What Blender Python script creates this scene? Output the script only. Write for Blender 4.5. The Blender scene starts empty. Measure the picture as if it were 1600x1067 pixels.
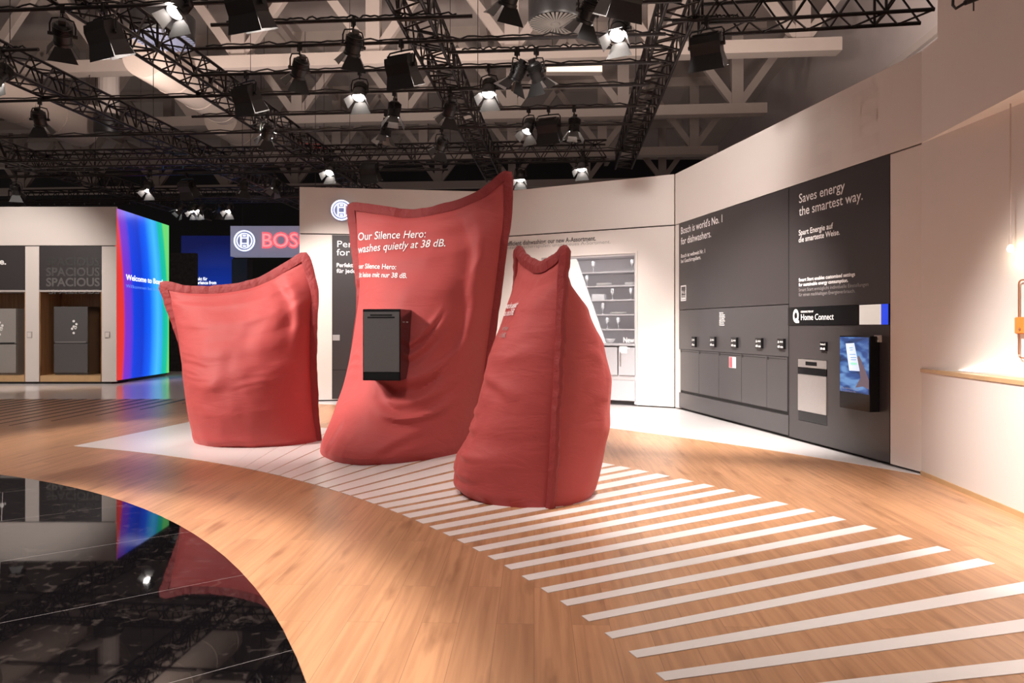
import bpy, bmesh, math, random
from mathutils import Vector, Matrix, noise
random.seed(7)
C = bpy.context.scene.collection
sc = bpy.context.scene
PI = math.pi

# ------------------------------------------------------------------ camera, world, exposure
FPX, HOR, CAMZ = 1100.0, 510.0, 1.5
cam = bpy.data.cameras.new('camera'); camo = bpy.data.objects.new('camera', cam); C.objects.link(camo)
camo.location = (0, 0, CAMZ); camo.rotation_euler = (PI/2, 0, 0)
cam.sensor_width = 36; cam.lens = 36*FPX/1600; cam.shift_y = -(533.5-HOR)/1600; cam.clip_end = 200
sc.camera = camo
sc.view_settings.view_transform = 'Standard'; sc.view_settings.look = 'None'
sc.view_settings.exposure = 0.45; sc.view_settings.gamma = 1; sc.view_settings.use_curve_mapping = False
world = bpy.data.worlds.new('world'); sc.world = world; world.use_nodes = True
world.node_tree.nodes['Background'].inputs[0].default_value = (1.0, 0.86, 0.80, 1)
world.node_tree.nodes['Background'].inputs[1].default_value = 0.13

def spot(loc, target, power, deg, blend=0.35, col=(1, .915, .855), size=.12):
    l = bpy.data.lights.new('spot_beam', 'SPOT'); l.energy = power; l.spot_size = math.radians(deg); l.spot_blend = blend
    l.color = col; l.shadow_soft_size = size
    o = bpy.data.objects.new('spot_beam', l); C.objects.link(o); o.location = loc
    o.rotation_euler = (Vector(target)-Vector(loc)).to_track_quat('-Z', 'Y').to_euler()
    return o
# key lamps on the truss row above and behind the camera, plus an added fill
spot((-8.4, 5.2, 5.2), (-3.7, 9.0, 1.5), 2750, 32, .5, size=.4)                  # left cushion
spot((-6.4, 5.2, 5.2), (-1.9, 8.5, 1.9), 1550, 28, .5, size=.4)                  # middle cushion
spot((-4.6, 5.6, 5.2), (-0.5, 6.6, 1.3), 640, 26, .5, size=.4)                   # right cushion
spot((-5.06, 1.56, 5.2), (-5.06, 1.56, 0), 2900, 91.5, .10)               # pool of light round the stone disc
spot((1.9, 6.9, 5.2), (1.7, 6.5, 0), 1000, 44, .8)                      # stripes right of the cushions
spot((3.2, 2.6, 5.2), (3.4, 4.6, 0), 520, 70, .9)                       # stripes in front
spot((0.2, 6.3, 5.2), (3.3, 10.6, 0.3), 3600, 46, .8)                   # far end of the right wall
spot((0.2, 10.0, 5.1), (1.0, 13.3, 0.4), 1350, 62, .8)                 # display case wall
spot((-3.2, 10.6, 5.2), (-3.4, 14.2, 0.7), 1500, 56, .7)                # wall behind the cushions
spot((0.2, 3.2, 5.2), (3.95, 4.6, 1.25), 3200, 40, 1, (1, .95, .92))   # white counter front
spot((-12.0, 13.5, 5.2), (-13.0, 18.3, 1.8), 800, 75, .7)               # left wall
spot((-4.5, 13.0, 5.2), (-4.0, 9.6, 0), 4600, 60, .6)                  # white floor behind left cushion
spot((-1.0, 7.5, 5.2), (3.1, 11.2, 3.8), 750, 55, 1, (1, .92, .87))     # fascia
spot((-1.5, 3.8, 5.2), (-0.6, 5.0, 0), 420, 100, 1, size=.3)             # added wide fill, lifts the dark floor
# added upward spots without fixtures, to brighten the roof steel
for (ux, uy, up) in ((-9, 11.5, 1000), (-2.5, 11.5, 1000), (3.5, 11.0, 800), (6.0, 14.5, 900), (-9, 17.5, 850), (-2.5, 17.5, 700)):
    spot((ux, uy, 6.1), (ux, uy+.5, 12), up, 165, .5, (1, .86, .78), .2)

# ------------------------------------------------------------------ helpers
def W(px, py, Y): return Vector(((px-800)/FPX*Y, Y, CAMZ+(HOR-py)/FPX*Y))
def F(px, py):
    Y = FPX*CAMZ/(py-HOR); return Vector(((px-800)/FPX*Y, Y, 0))

def mat(name, col, rough=.5, metal=0, emit=None, estr=1, spec=.5, noise_amt=0, nscale=20, bump=0, bscale=80):
    m = bpy.data.materials.new(name); m.use_nodes = True
    n = m.node_tree.nodes; L = m.node_tree.links; b = n['Principled BSDF']
    b.inputs['Base Color'].default_value = (*col, 1); b.inputs['Roughness'].default_value = rough
    b.inputs['Metallic'].default_value = metal; b.inputs['Specular IOR Level'].default_value = spec
    if emit:
        b.inputs['Emission Color'].default_value = (*emit, 1); b.inputs['Emission Strength'].default_value = estr
    if noise_amt or bump:
        t = n.new('ShaderNodeTexCoord')
    if noise_amt:
        x = n.new('ShaderNodeTexNoise'); x.inputs['Scale'].default_value = nscale; x.inputs['Detail'].default_value = 4
        L.new(t.outputs['Object'], x.inputs['Vector'])
        r = n.new('ShaderNodeMix'); r.data_type = 'RGBA'
        r.inputs[6].default_value = (*[c*(1-noise_amt) for c in col], 1); r.inputs[7].default_value = (*[min(1, c*(1+noise_amt)) for c in col], 1)
        L.new(x.outputs[0], r.inputs[0]); L.new(r.outputs[2], b.inputs['Base Color'])
    if bump:
        x = n.new('ShaderNodeTexNoise'); x.inputs['Scale'].default_value = bscale; x.inputs['Detail'].default_value = 3
        L.new(t.outputs['Object'], x.inputs['Vector'])
        bp = n.new('ShaderNodeBump'); bp.inputs['Strength'].default_value = bump; bp.inputs['Distance'].default_value = .02
        L.new(x.outputs[0], bp.inputs['Height']); L.new(bp.outputs[0], b.inputs['Normal'])
    return m

M = {}
M['white'] = mat('wall_paint', (.66, .60, .56), .55, noise_amt=.015, nscale=2)
M['white_floor'] = mat('white_vinyl', (.80, .77, .77), .16, noise_amt=.02, nscale=3)
M['grey_floor'] = M['white_floor']
M['stripe'] = mat('white_inlay', (.80, .75, .73), .3, noise_amt=.03)
M['dark_stripe'] = mat('dark_inlay', (.035, .022, .016), .4, noise_amt=.1)
M['panel'] = mat('anthracite_panel', (.040, .035, .036), .32, noise_amt=.05, nscale=3)
M['door'] = mat('graphite_door', (.052, .048, .050), .28, noise_amt=.06, nscale=3)
M['groove'] = mat('shadow_gap', (.012, .011, .011), .6, noise_amt=.1)
M['black'] = mat('black_metal', (.012, .011, .011), .42, noise_amt=.2, nscale=30)
M['truss'] = mat('black_truss', (.022, .018, .018), .38, metal=.4, noise_amt=.2, nscale=10)
M['lamp_inside'] = mat('lamp_door_inside', (.16, .155, .15), .35, noise_amt=.1)
M['lamp_lit'] = mat('lamp_lens_lit', (.8, .8, .8), .3, emit=(1, .93, .88), estr=38)
M['lamp_dim'] = mat('lamp_lens_dim', (.5, .5, .5), .2, emit=(1, .92, .86), estr=9)
M['lamp_off'] = mat('lamp_lens_off', (.2, .2, .2), .1, emit=(1, .9, .8), estr=.25)
M['beam'] = mat('hall_steel', (.36, .30, .265), .6, noise_amt=.06, nscale=2)
M['brace'] = mat('hall_steel_upper', (.33, .275, .245), .6, noise_amt=.06, nscale=2)
M['roof'] = mat('hall_roof', (.42, .36, .33), .8, noise_amt=.15, nscale=.5)
M['duct'] = mat('duct_metal', (.46, .38, .33), .5, noise_amt=.05)
M['bluevent'] = mat('blue_grey_vent', (.085, .095, .15), .5, noise_amt=.1)
M['greyvent'] = mat('grey_vent', (.22, .20, .18), .5, noise_amt=.1)
M['hallwall'] = mat('hall_cladding', (.46, .40, .38), .7, noise_amt=.08, nscale=1)
M['darkwall'] = mat('dark_hall_wall', (.020, .018, .022), .8, noise_amt=.3, nscale=1)
M['text_w'] = mat('white_lettering', (.85, .83, .82), .5, emit=(1, 1, 1), estr=.0, noise_amt=.02)
M['text_lit'] = mat('lit_white_lettering', (.85, .83, .82), .5, emit=(.9, .93, 1), estr=.95)
M['text_g'] = mat('grey_lettering', (.30, .28, .28), .5, noise_amt=.02)
M['text_d'] = mat('dark_lettering', (.10, .09, .09), .5, noise_amt=.02)
M['steel'] = mat('brushed_steel', (.55, .53, .52), .28, metal=.85, noise_amt=.06, nscale=40)
M['silver'] = mat('silver_front', (.30, .28, .26), .4, metal=.15, noise_amt=.04, nscale=20)
M['darksteel'] = mat('black_steel', (.16, .155, .155), .33, metal=.6, noise_amt=.06, nscale=30)
M['gloss_black'] = mat('gloss_black', (.008, .008, .009), .12, noise_amt=.1)
M['grey_cab'] = mat('light_grey_front', (.38, .37, .39), .45, noise_amt=.02)
M['case_back'] = mat('grey_case_back', (.42, .39, .40), .5, noise_amt=.03)
M['glass'] = mat('pale_glass', (.72, .72, .74), .08, noise_amt=.02)
M['glass'].node_tree.nodes['Principled BSDF'].inputs['Transmission Weight'].default_value = .55
M['porcelain'] = mat('white_porcelain', (.74, .73, .73), .2, noise_amt=.02)
M['bowl'] = mat('dark_bowl', (.08, .08, .09), .3, noise_amt=.1)
M['copper'] = mat('copper_rod', (.55, .27, .15), .3, metal=.9, noise_amt=.05)
M['leather'] = mat('tan_leather', (.62, .22, .035), .5, noise_amt=.15, nscale=60)
M['cord'] = mat('pale_cord', (.55, .45, .40), .6, noise_amt=.05)
M['bulb'] = mat('warm_bulb', (1, .9, .7), .3, emit=(1, .82, .55), estr=9)
M['red_cloth'] = mat('red_banner', (.40, .02, .025), .7, noise_amt=.1)
M['lum'] = mat('lit_diffuser', (.8, .7, .6), .4, emit=(1, .80, .58), estr=.8)
M['logo_lit'] = mat('lit_logo', (.9, .9, 1), .4, emit=(.80, .86, 1), estr=.95)
M['logo_back'] = mat('logo_plate', (.13, .14, .24), .4, emit=(.5, .55, .9), estr=.16)
M['logo_red'] = mat('lit_red_letters', (.8, .1, .12), .4, emit=(1, .12, .15), estr=.75)
M['logo_pink'] = mat('red_letter_face', (.9, .3, .32), .4, emit=(1, .30, .32), estr=.75)
M['sign'] = mat('sign_box', (.30, .29, .36), .5, emit=(.5, .5, .72), estr=.17)
M['sticker_r'] = mat('red_sticker', (.75, .10, .12), .5, noise_amt=.05)
M['strip_white'] = mat('led_strip_white', (.7, .7, .65), .4, emit=(.85, .82, .76), estr=.35)
M['strip_blue'] = mat('led_strip_blue', (.02, .05, .7), .4, emit=(.01, .06, .75), estr=.6)
M['phone'] = mat('phone_screen', (.7, .8, .9), .3, emit=(.50, .68, .92), estr=.6)
M['phone_line'] = mat('phone_print', (.2, .3, .4), .3, emit=(.18, .30, .50), estr=.7)
M['phone_green'] = mat('phone_button', (.3, .7, .5), .3, emit=(.20, .55, .38), estr=.8)
M['hand'] = mat('screen_hand', (.1, .07, .08), .4, emit=(.10, .075, .10), estr=.8)
M['plinth_wood'] = mat('light_oak', (.50, .32, .16), .4, noise_amt=.15, nscale=6)
M['speck'] = mat('speckled_curtain', (.035, .032, .034), .8, noise_amt=.9, nscale=9)
M['curtain'] = mat('dark_column', (.025, .024, .03), .7, noise_amt=.2)
M['peg'] = mat('pale_hardware', (.42, .38, .36), .5, noise_amt=.03)

def nodes_of(m): return m.node_tree.nodes, m.node_tree.links, m.node_tree.nodes['Principled BSDF']
# fabric: weave bump, fine crumple
def fabric():
    m = mat('red_fabric', (.42, .066, .064), .62, spec=.3)
    n, L, b = nodes_of(m)
    b.inputs['Sheen Weight'].default_value = .35; b.inputs['Sheen Tint'].default_value = (1, .35, .32, 1); b.inputs['Sheen Roughness'].default_value = .4
    t = n.new('ShaderNodeTexCoord')
    a = n.new('ShaderNodeTexNoise'); a.inputs['Scale'].default_value = 3.2; a.inputs['Detail'].default_value = 5; a.inputs['Distortion'].default_value = .6
    mp = n.new('ShaderNodeMapping'); mp.inputs['Scale'].default_value = (.7, 1, 2.6)
    L.new(t.outputs['Object'], mp.inputs['Vector']); L.new(mp.outputs[0], a.inputs['Vector'])
    f = n.new('ShaderNodeTexNoise'); f.inputs['Scale'].default_value = 260; L.new(t.outputs['Object'], f.inputs['Vector'])
    b1 = n.new('ShaderNodeBump'); b1.inputs['Strength'].default_value = .22; b1.inputs['Distance'].default_value = .05
    b2 = n.new('ShaderNodeBump'); b2.inputs['Strength'].default_value = .08; b2.inputs['Distance'].default_value = .004
    L.new(a.outputs[0], b1.inputs['Height']); L.new(f.outputs[0], b2.inputs['Height']); L.new(b1.outputs[0], b2.inputs['Normal'])
    L.new(b2.outputs[0], b.inputs['Normal'])
    return m
M['fabric'] = fabric()
M['seam'] = mat('red_seam_fabric', (.27, .034, .034), .65, bump=.5, bscale=28, spec=.35)

def wood(name, c1, c2, rot, pw=.19, pl=1.35, rough=.33, vertical=False):
    m = mat(name, c1, rough); n, L, b = nodes_of(m)
    g = n.new('ShaderNodeNewGeometry'); mp = n.new('ShaderNodeMapping'); mp.vector_type = 'TEXTURE'
    mp.inputs['Rotation'].default_value = (0, PI/2 if vertical else 0, rot)
    L.new(g.outputs['Position'], mp.inputs['Vector'])
    br = n.new('ShaderNodeTexBrick'); br.inputs['Scale'].default_value = 1; br.inputs['Brick Width'].default_value = pl
    br.inputs['Row Height'].default_value = pw; br.inputs['Mortar Size'].default_value = .0012; br.inputs['Mortar Smooth'].default_value = .1
    br.inputs['Color1'].default_value = (0, 0, 0, 1); br.inputs['Color2'].default_value = (1, 1, 1, 1); br.inputs['Mortar'].default_value = (.5, .5, .5, 1)
    br.offset = .37
    L.new(mp.outputs[0], br.inputs['Vector'])
    m2 = n.new('ShaderNodeMapping'); m2.inputs['Scale'].default_value = (1.1, 26, 26); L.new(mp.outputs[0], m2.inputs['Vector'])
    add = n.new('ShaderNodeVectorMath'); add.operation = 'MULTIPLY_ADD'; add.inputs[1].default_value = (7, 7, 7)
    L.new(br.outputs['Color'], add.inputs[0]); L.new(m2.outputs[0], add.inputs[2])
    gr = n.new('ShaderNodeTexNoise'); gr.inputs['Scale'].default_value = 1.0; gr.inputs['Detail'].default_value = 6; gr.inputs['Distortion'].default_value = .5
    L.new(add.outputs[0], gr.inputs['Vector'])
    kn = n.new('ShaderNodeTexNoise'); kn.inputs['Scale'].default_value = 1; kn.inputs['Detail'].default_value = 3
    m3 = n.new('ShaderNodeMapping'); m3.inputs['Scale'].default_value = (1.6, 7, 7); L.new(mp.outputs[0], m3.inputs['Vector']); L.new(m3.outputs[0], kn.inputs['Vector'])
    rp = n.new('ShaderNodeValToRGB'); rp.color_ramp.elements[0].position = .28; rp.color_ramp.elements[1].position = .62
    rp.color_ramp.elements[0].color = (*c2, 1); rp.color_ramp.elements[1].color = (*c1, 1)
    L.new(gr.outputs[0], rp.inputs[0])
    kr = n.new('ShaderNodeValToRGB'); kr.color_ramp.elements[0].position = .22; kr.color_ramp.elements[1].position = .42
    kr.color_ramp.elements[0].color = (.42, .36, .32, 1); kr.color_ramp.elements[1].color = (1, 1, 1, 1)
    L.new(kn.outputs[0], kr.inputs[0])
    x1 = n.new('ShaderNodeMix'); x1.data_type = 'RGBA'; x1.blend_type = 'MULTIPLY'; x1.inputs[0].default_value = .8
    L.new(rp.outputs[0], x1.inputs[6]); L.new(kr.outputs[0], x1.inputs[7])
    pv = n.new('ShaderNodeMapRange'); pv.inputs[3].default_value = .92; pv.inputs[4].default_value = 1.06
    L.new(br.outputs['Color'], pv.inputs[0])
    x2 = n.new('ShaderNodeMix'); x2.data_type = 'RGBA'; x2.blend_type = 'MULTIPLY'; x2.inputs[0].default_value = 1
    L.new(x1.outputs[2], x2.inputs[6]); L.new(pv.outputs[0], x2.inputs[7])
    x3 = n.new('ShaderNodeMix'); x3.data_type = 'RGBA'; x3.inputs[7].default_value = (c2[0]*.62, c2[1]*.62, c2[2]*.62, 1)
    L.new(br.outputs['Fac'], x3.inputs[0]); L.new(x2.outputs[2], x3.inputs[6])
    L.new(x3.outputs[2], b.inputs['Base Color'])
    return m
M['wood'] = wood('oak_planks', (.55, .29, .15), (.40, .20, .10), PI/2-math.radians(1.8))
M['niche_wood'] = wood('niche_oak', (.36, .19, .09), (.22, .11, .05), 0, .3, 3, vertical=True)

def stone():
    m = mat('black_polished_stone', (.004, .0035, .004), .025, spec=.42); n, L, b = nodes_of(m)
    g = n.new('ShaderNodeNewGeometry'); mp = n.new('ShaderNodeMapping'); mp.vector_type = 'TEXTURE'
    mp.inputs['Rotation'].default_value = (0, 0, math.radians(35.5)); mp.inputs['Location'].default_value = (-3.26, 4.48, 0)
    L.new(g.outputs['Position'], mp.inputs['Vector'])
    br = n.new('ShaderNodeTexBrick'); br.inputs['Scale'].default_value = 1; br.inputs['Brick Width'].default_value = 400; br.inputs['Row Height'].default_value = 1.15
    br.inputs['Mortar Size'].default_value = .003; br.inputs['Mortar Smooth'].default_value = 0; L.new(mp.outputs[0], br.inputs['Vector'])
    no = n.new('ShaderNodeTexNoise'); no.inputs['Scale'].default_value = 9; no.inputs['Detail'].default_value = 8; no.inputs['Distortion'].default_value = 1.4
    L.new(g.outputs['Position'], no.inputs['Vector'])
    rp = n.new('ShaderNodeValToRGB'); e = rp.color_ramp.elements
    e[0].position = .58; e[0].color = (.003, .0025, .003, 1); e[1].position = .85; e[1].color = (.05, .04, .036, 1)
    L.new(no.outputs[0], rp.inputs[0])
    mx = n.new('ShaderNodeMix'); mx.data_type = 'RGBA'; mx.inputs[7].default_value = (.12, .11, .11, 1)
    L.new(br.outputs['Fac'], mx.inputs[0]); L.new(rp.outputs[0], mx.inputs[6]); L.new(mx.outputs[2], b.inputs['Base Color'])
    return m
M['stone'] = stone()

class MB:
    def __init__(s): s.v = []; s.f = []
    def add(s, vs, fs):
        o = len(s.v); s.v += [tuple(v) for v in vs]; s.f += [tuple(i+o for i in f) for f in fs]; return s
    def box(s, x0, x1, y0, y1, z0, z1, mtx=None):
        vs = [Vector((x, y, z)) for z in (z0, z1) for y in (y0, y1) for x in (x0, x1)]
        if mtx: vs = [mtx @ v for v in vs]
        return s.add(vs, [(0, 2, 3, 1), (4, 5, 7, 6), (0, 1, 5, 4), (2, 6, 7, 3), (0, 4, 6, 2), (1, 3, 7, 5)])
    def cyl(s, a, b, r0, r1=None, n=12, caps=True):
        a = Vector(a); b = Vector(b); r1 = r0 if r1 is None else r1
        d = (b-a).normalized(); u = d.orthogonal().normalized(); w = d.cross(u)
        vs = []
        for p, r in ((a, r0), (b, r1)):
            for i in range(n):
                t = 2*PI*i/n; vs.append(p+u*(r*math.cos(t))+w*(r*math.sin(t)))
        fs = [(i, (i+1) % n, n+(i+1) % n, n+i) for i in range(n)]
        if caps: fs += [tuple(range(n-1, -1, -1)), tuple(range(n, 2*n))]
        return s.add(vs, fs)
    def lathe(s, prof, c=(0, 0, 0), n=24):
        c = Vector(c); vs = []; fs = []
        for r, z in prof:
            for i in range(n):
                t = 2*PI*i/n; vs.append(c+Vector((r*math.cos(t), r*math.sin(t), z)))
        for k in range(len(prof)-1):
            for i in range(n): fs.append((k*n+i, k*n+(i+1) % n, (k+1)*n+(i+1) % n, (k+1)*n+i))
        fs.append(tuple(range(n-1, -1, -1))); fs.append(tuple((len(prof)-1)*n+i for i in range(n)))
        return s.add(vs, fs)
    def prism(s, poly, z0, z1):
        n = len(poly); vs = [(p[0], p[1], z0) for p in poly]+[(p[0], p[1], z1) for p in poly]
        return s.add(vs, [tuple(range(n-1, -1, -1)), tuple(range(n, 2*n))]+[(i, (i+1) % n, n+(i+1) % n, n+i) for i in range(n)])
    def wallprism(s, poly, y0, y1):   # polygon in (x,z)
        n = len(poly); vs = [(p[0], y0, p[1]) for p in poly]+[(p[0], y1, p[1]) for p in poly]
        return s.add(vs, [tuple(range(n)), tuple(range(2*n-1, n-1, -1))]+[((i+1) % n, i, n+i, n+(i+1) % n) for i in range(n)])
    def tube(s, pts, r, n=8):
        pts = [Vector(p) for p in pts]; vs = []; fs = []
        prev = None
        for k, p in enumerate(pts):
            d = (pts[min(k+1, len(pts)-1)]-pts[max(k-1, 0)]).normalized()
            u = d.orthogonal().normalized() if prev is None else (prev-d*prev.dot(d)).normalized()
            prev = u; w = d.cross(u)
            for i in range(n):
                t = 2*PI*i/n; vs.append(p+u*(r*math.cos(t))+w*(r*math.sin(t)))
        for k in range(len(pts)-1):
            for i in range(n): fs.append((k*n+i, k*n+(i+1) % n, (k+1)*n+(i+1) % n, (k+1)*n+i))
        fs += [tuple(range(n-1, -1, -1)), tuple((len(pts)-1)*n+i for i in range(n))]
        return s.add(vs, fs)
    def mesh(s, name, m, smooth=False, bevel=0):
        me = bpy.data.meshes.new(name); bm = bmesh.new()
        bv = [bm.verts.new(v) for v in s.v]
        for f in s.f:
            try: bm.faces.new([bv[i] for i in f])
            except ValueError: pass
        bmesh.ops.recalc_face_normals(bm, faces=bm.faces)
        if bevel:
            bmesh.ops.bevel(bm, geom=bm.edges[:], offset=bevel, segments=2, affect='EDGES', clamp_overlap=True)
        if smooth:
            for f in bm.faces: f.smooth = True
            for e in bm.edges:
                if len(e.link_faces) == 2 and e.calc_face_angle(0) > math.radians(38): e.smooth = False
        bm.to_mesh(me); bm.free()
        me.materials.append(m if not isinstance(m, str) else M[m])
        return me
    def build(s, name, m, parent=None, smooth=False, bevel=0, loc=None, rotz=None):
        return link(name, s.mesh(name, m, smooth, bevel), parent, loc, rotz)
def link(name, me, parent=None, loc=None, rotz=None):
    o = bpy.data.objects.new(name, me); C.objects.link(o)
    if parent: o.parent = parent
    if loc is not None: o.location = loc
    if rotz is not None: o.rotation_euler = (0, 0, rotz)
    return o
def tag(o, label, cat, group=None, kind=None):
    if label: o['label'] = label
    if cat: o['category'] = cat
    if group: o['group'] = group
    if kind: o['kind'] = kind
    return o
def thing(name, label, cat, loc=(0, 0, 0), rotz=0, group=None):
    o = bpy.data.objects.new(name, None); C.objects.link(o); o.empty_display_size = .2
    o.location = loc; o.rotation_euler = (0, 0, rotz)
    return tag(o, label, cat, group)
def struct(mb, name, m, loc=None, rotz=None, **k):
    o = mb.build(name, m, None, loc=loc, rotz=rotz, **k); o['kind'] = 'structure'; return o
def dup(root, loc, rotz, label, group=None):
    r = root.copy(); C.objects.link(r); r.location = loc; r.rotation_euler = (0, 0, rotz); r['label'] = label
    if group: r['group'] = group
    for ch in list(root.children):
        c = ch.copy(); C.objects.link(c); c.parent = r
        for g in ch.children:
            d = g.copy(); C.objects.link(d); d.parent = c
    return r

# text: returns list of (verts 2D, faces) normalised so cap height = 1, x from 0
CAP = None
def text_geo(body, bold=0, res=3):
    cu = bpy.data.curves.new('t', 'FONT'); cu.body = body; cu.size = 1; cu.offset = bold; cu.resolution_u = res; cu.fill_mode = 'FRONT'
    o = bpy.data.objects.new('t', cu); C.objects.link(o)
    dg = bpy.context.evaluated_depsgraph_get(); me = bpy.data.meshes.new_from_object(o.evaluated_get(dg))
    vs = [v.co.copy() for v in me.vertices]; fs = [tuple(p.vertices) for p in me.polygons]
    bpy.data.objects.remove(o); bpy.data.curves.remove(cu); bpy.data.meshes.remove(me)
    return vs, fs
_h = text_geo('H'); CAPH = max(v.y for v in _h[0])
def text_xz(body, cap, width=None, bold=0):
    vs, fs = text_geo(body, bold)
    x0 = min(v.x for v in vs); x1 = max(v.x for v in vs); k = cap/CAPH
    kx = k if width is None else width/(x1-x0)
    return [((v.x-x0)*kx, v.y*k) for v in vs], fs

class Plane:
    """a vertical wall plane: local x along it (left to right as seen), local y into the wall, z up"""
    def __init__(s, a, b):
        s.a = Vector((a[0], a[1], 0)); s.d = (Vector((b[0], b[1], 0))-s.a).normalized(); s.len = (Vector((b[0], b[1], 0))-s.a).length
        s.rot = math.atan2(s.d.y, s.d.x); s.n = Vector((-s.d.y, s.d.x, 0))
    def u(s, px, off=0):
        a = s.a+s.n*off; k = (px-800)/FPX
        t = (k*a.y-a.x)/(s.d.x-k*s.d.y); return t
    def z(s, px, py, off=0):
        p = s.a+s.n*off+s.d*s.u(px, off); return CAMZ+(HOR-py)/FPX*p.y
    def pt(s, u, off=0, z=0):
        p = s.a+s.d*u+s.n*off; return Vector((p.x, p.y, z))
    def text(s, name, body, px0, py, px1, cap, m, parent, off=-.012, bold=0, th=.004):
        """lettering whose baseline starts at (px0,py), ends at px1, cap height in pixels at its left end"""
        u0 = s.u(px0, off); u1 = s.u(px1, off); z0 = s.z(px0, py, off); h = s.z(px0, py-cap, off)-z0
        vs, fs = text_xz(body, h, u1-u0, bold)
        mb = MB(); mb.add([(u0+x, off, z0+z) for x, z in vs], fs)
        return mb.build(name, m, parent)

# ------------------------------------------------------------------ floor
def arc(c, r, a0, a1, n): return [(c[0]+r*math.cos(a0+(a1-a0)*i/n), c[1]+r*math.sin(a0+(a1-a0)*i/n)) for i in range(n+1)]
struct(MB().box(-24, 10, -6, 32, -.1, 0), 'floor', 'wood')
WC, WR = (-9.34668, -1.14341), 15.795
a0 = math.atan2(7.0+1.14341, 4.05+9.34668); a1 = math.atan2(13.2+1.14341, -4.6+9.34668)
wl = arc(WC, WR, a0, a1, 48)
struct(MB().prism([(5.5, 6.9)]+wl+[(-7, 14.5), (-24, 14.6), (-24, 30), (5.5, 30)], 0, .003), 'floor', 'white_floor')
BC, BR = (-8.49288, -.64273), 8.4355
struct(MB().prism(arc(BC, BR, 0, 2*PI, 160)[:-1], 0, .004), 'floor', 'stone')
# striped white inlay
LC, LR = (-8.61706, -.63413), 9.9435
RC, RR = (-6.91726, .52180), 10.711
step = .2105/LR
aL0 = math.atan2(6.30+.63413, -1.48+8.61706)           # stripe index 0
Rk = {3: (951, 725), 4: (979, 730), 5: (1007, 735), 6: (1040, 741), 7: (1071, 751), 8: (1105, 759), 9: (1141, 765), 10: (1181, 775), 11: (1222, 786),
      12: (1263, 797), 13: (1311, 810), 14: (1361, 823), 15: (1416, 839), 16: (1475, 857), 17: (1540, 876)}
Lk = {0: (541, 772), 1: (557, 778), 2: (576, 785), 3: (595, 792), 4: (614, 799), 5: (634, 807), 6: (653, 816), 7: (675, 826), 8: (698, 835), 9: (720, 846), 10: (744, 859),
      11: (768, 872), 12: (794, 887), 13: (820, 904), 14: (851, 923), 15: (882, 943), 16: (915, 967), 17: (951, 994), 18: (990, 1023), 19: (1033, 1058)}
def onc(c, r, a): return Vector((c[0]+r*math.cos(a), c[1]+r*math.sin(a), 0))
def angL(k):
    if k in Lk:
        p = F(*Lk[k]); return math.atan2(p.y-LC[1], p.x-LC[0])
    if k < 0: return angL(0)+step*(-k)
    return angL(19)-step*(k-19)*1.05
def angR(k):
    if k in Rk:
        p = F(*Rk[k]); return math.atan2(p.y-RC[1], p.x-RC[0])
    if k < 3: return angR(3)+.0405*(3-k)
    return angR(17)-.0385*(k-17)
def ratio(k):
    if k < -9: return 1.0
    if k < 0: return .80-.18*k/9.0
    if k < 8: return .80-.0355*k
    return max(.32, .516-.022*(k-8))
st = MB()
tip = F(115, 697)
# solid white leaf left of the first gap
leaf = [(tip.x, tip.y)]
aT = math.atan2(tip.y-LC[1], tip.x-LC[0]); aE = angL(-13)
leaf += [tuple(onc(LC, LR, aT+(aE-aT)*i/24)[:2]) for i in range(1, 25)]
bE = angR(-13)
up = [tuple(onc(RC, RR, bE+(math.radians(80)-bE)*i/10)[:2]) for i in range(11)]
st.prism(leaf+up, 0, .0034)
for k in range(-13, 26):
    ra = ratio(k)
    def edge(ang, sgn):
        a = ang(k); nb = ang(k-1) if sgn < 0 else ang(k+1)
        return a+(nb-a)*.5*ra
    l0, l1 = edge(angL, -1), edge(angL, 1); r0, r1 = edge(angR, -1), edge(angR, 1)
    # keep stripe ends at constant width
    st.prism([tuple(onc(LC, LR, l0)[:2]), tuple(onc(LC, LR, l1)[:2]), tuple(onc(RC, RR, r1)[:2]), tuple(onc(RC, RR, r0)[:2])], 0, .0036)
struct(st, 'floor', 'stripe')
ds = MB()
for i in range(20):
    x = -12.1+i*.3
    t = max(0, (x+7.9)/1.7)
    y0 = 10.3 if x < -7.9 else 10.4+4.0*min(1, t)**1.6
    if y0 > 14.3: continue
    ds.prism([(x-.012, y0), (x+.012, y0), (x+.055-.02, 14.54), (x-.055-.02, 14.54)], 0, .0032)
struct(ds, 'floor', 'dark_stripe')

# ------------------------------------------------------------------ right-hand and back walls
WT, SEAM = 4.28, 3.35
def gp(px, Y): return ((px-800)/FPX*Y, Y)
PA = Plane(gp(468, 14.03), gp(780, 14.55)); PB = Plane(gp(780, 14.55), gp(1055, 12.85)); PC = Plane(gp(1055, 12.85), gp(1440, 7.11))
cD = Vector((*gp(1440, 7.11), 0)); dD = (Vector((4.0, 5.5, 0))-cD).normalized(); eD = cD+dD*5.6
PD = Plane((cD.x, cD.y), (eD.x, eD.y))
def wall(pl, name, x0, x1, z0, z1, m='white', y0=0, y1=.18): return struct(MB().box(x0, x1, y0, y1, z0, z1), name, m, loc=pl.a, rotz=pl.rot)
wall(PA, 'wall_back', 0, PA.len, .03, SEAM-.012)
wall(PA, 'trim_1', 0, PA.len, SEAM+.012, WT)
wall(PA, 'trim_2', .01, PA.len, 0, WT-.02, 'groove', .05, .17)
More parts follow.
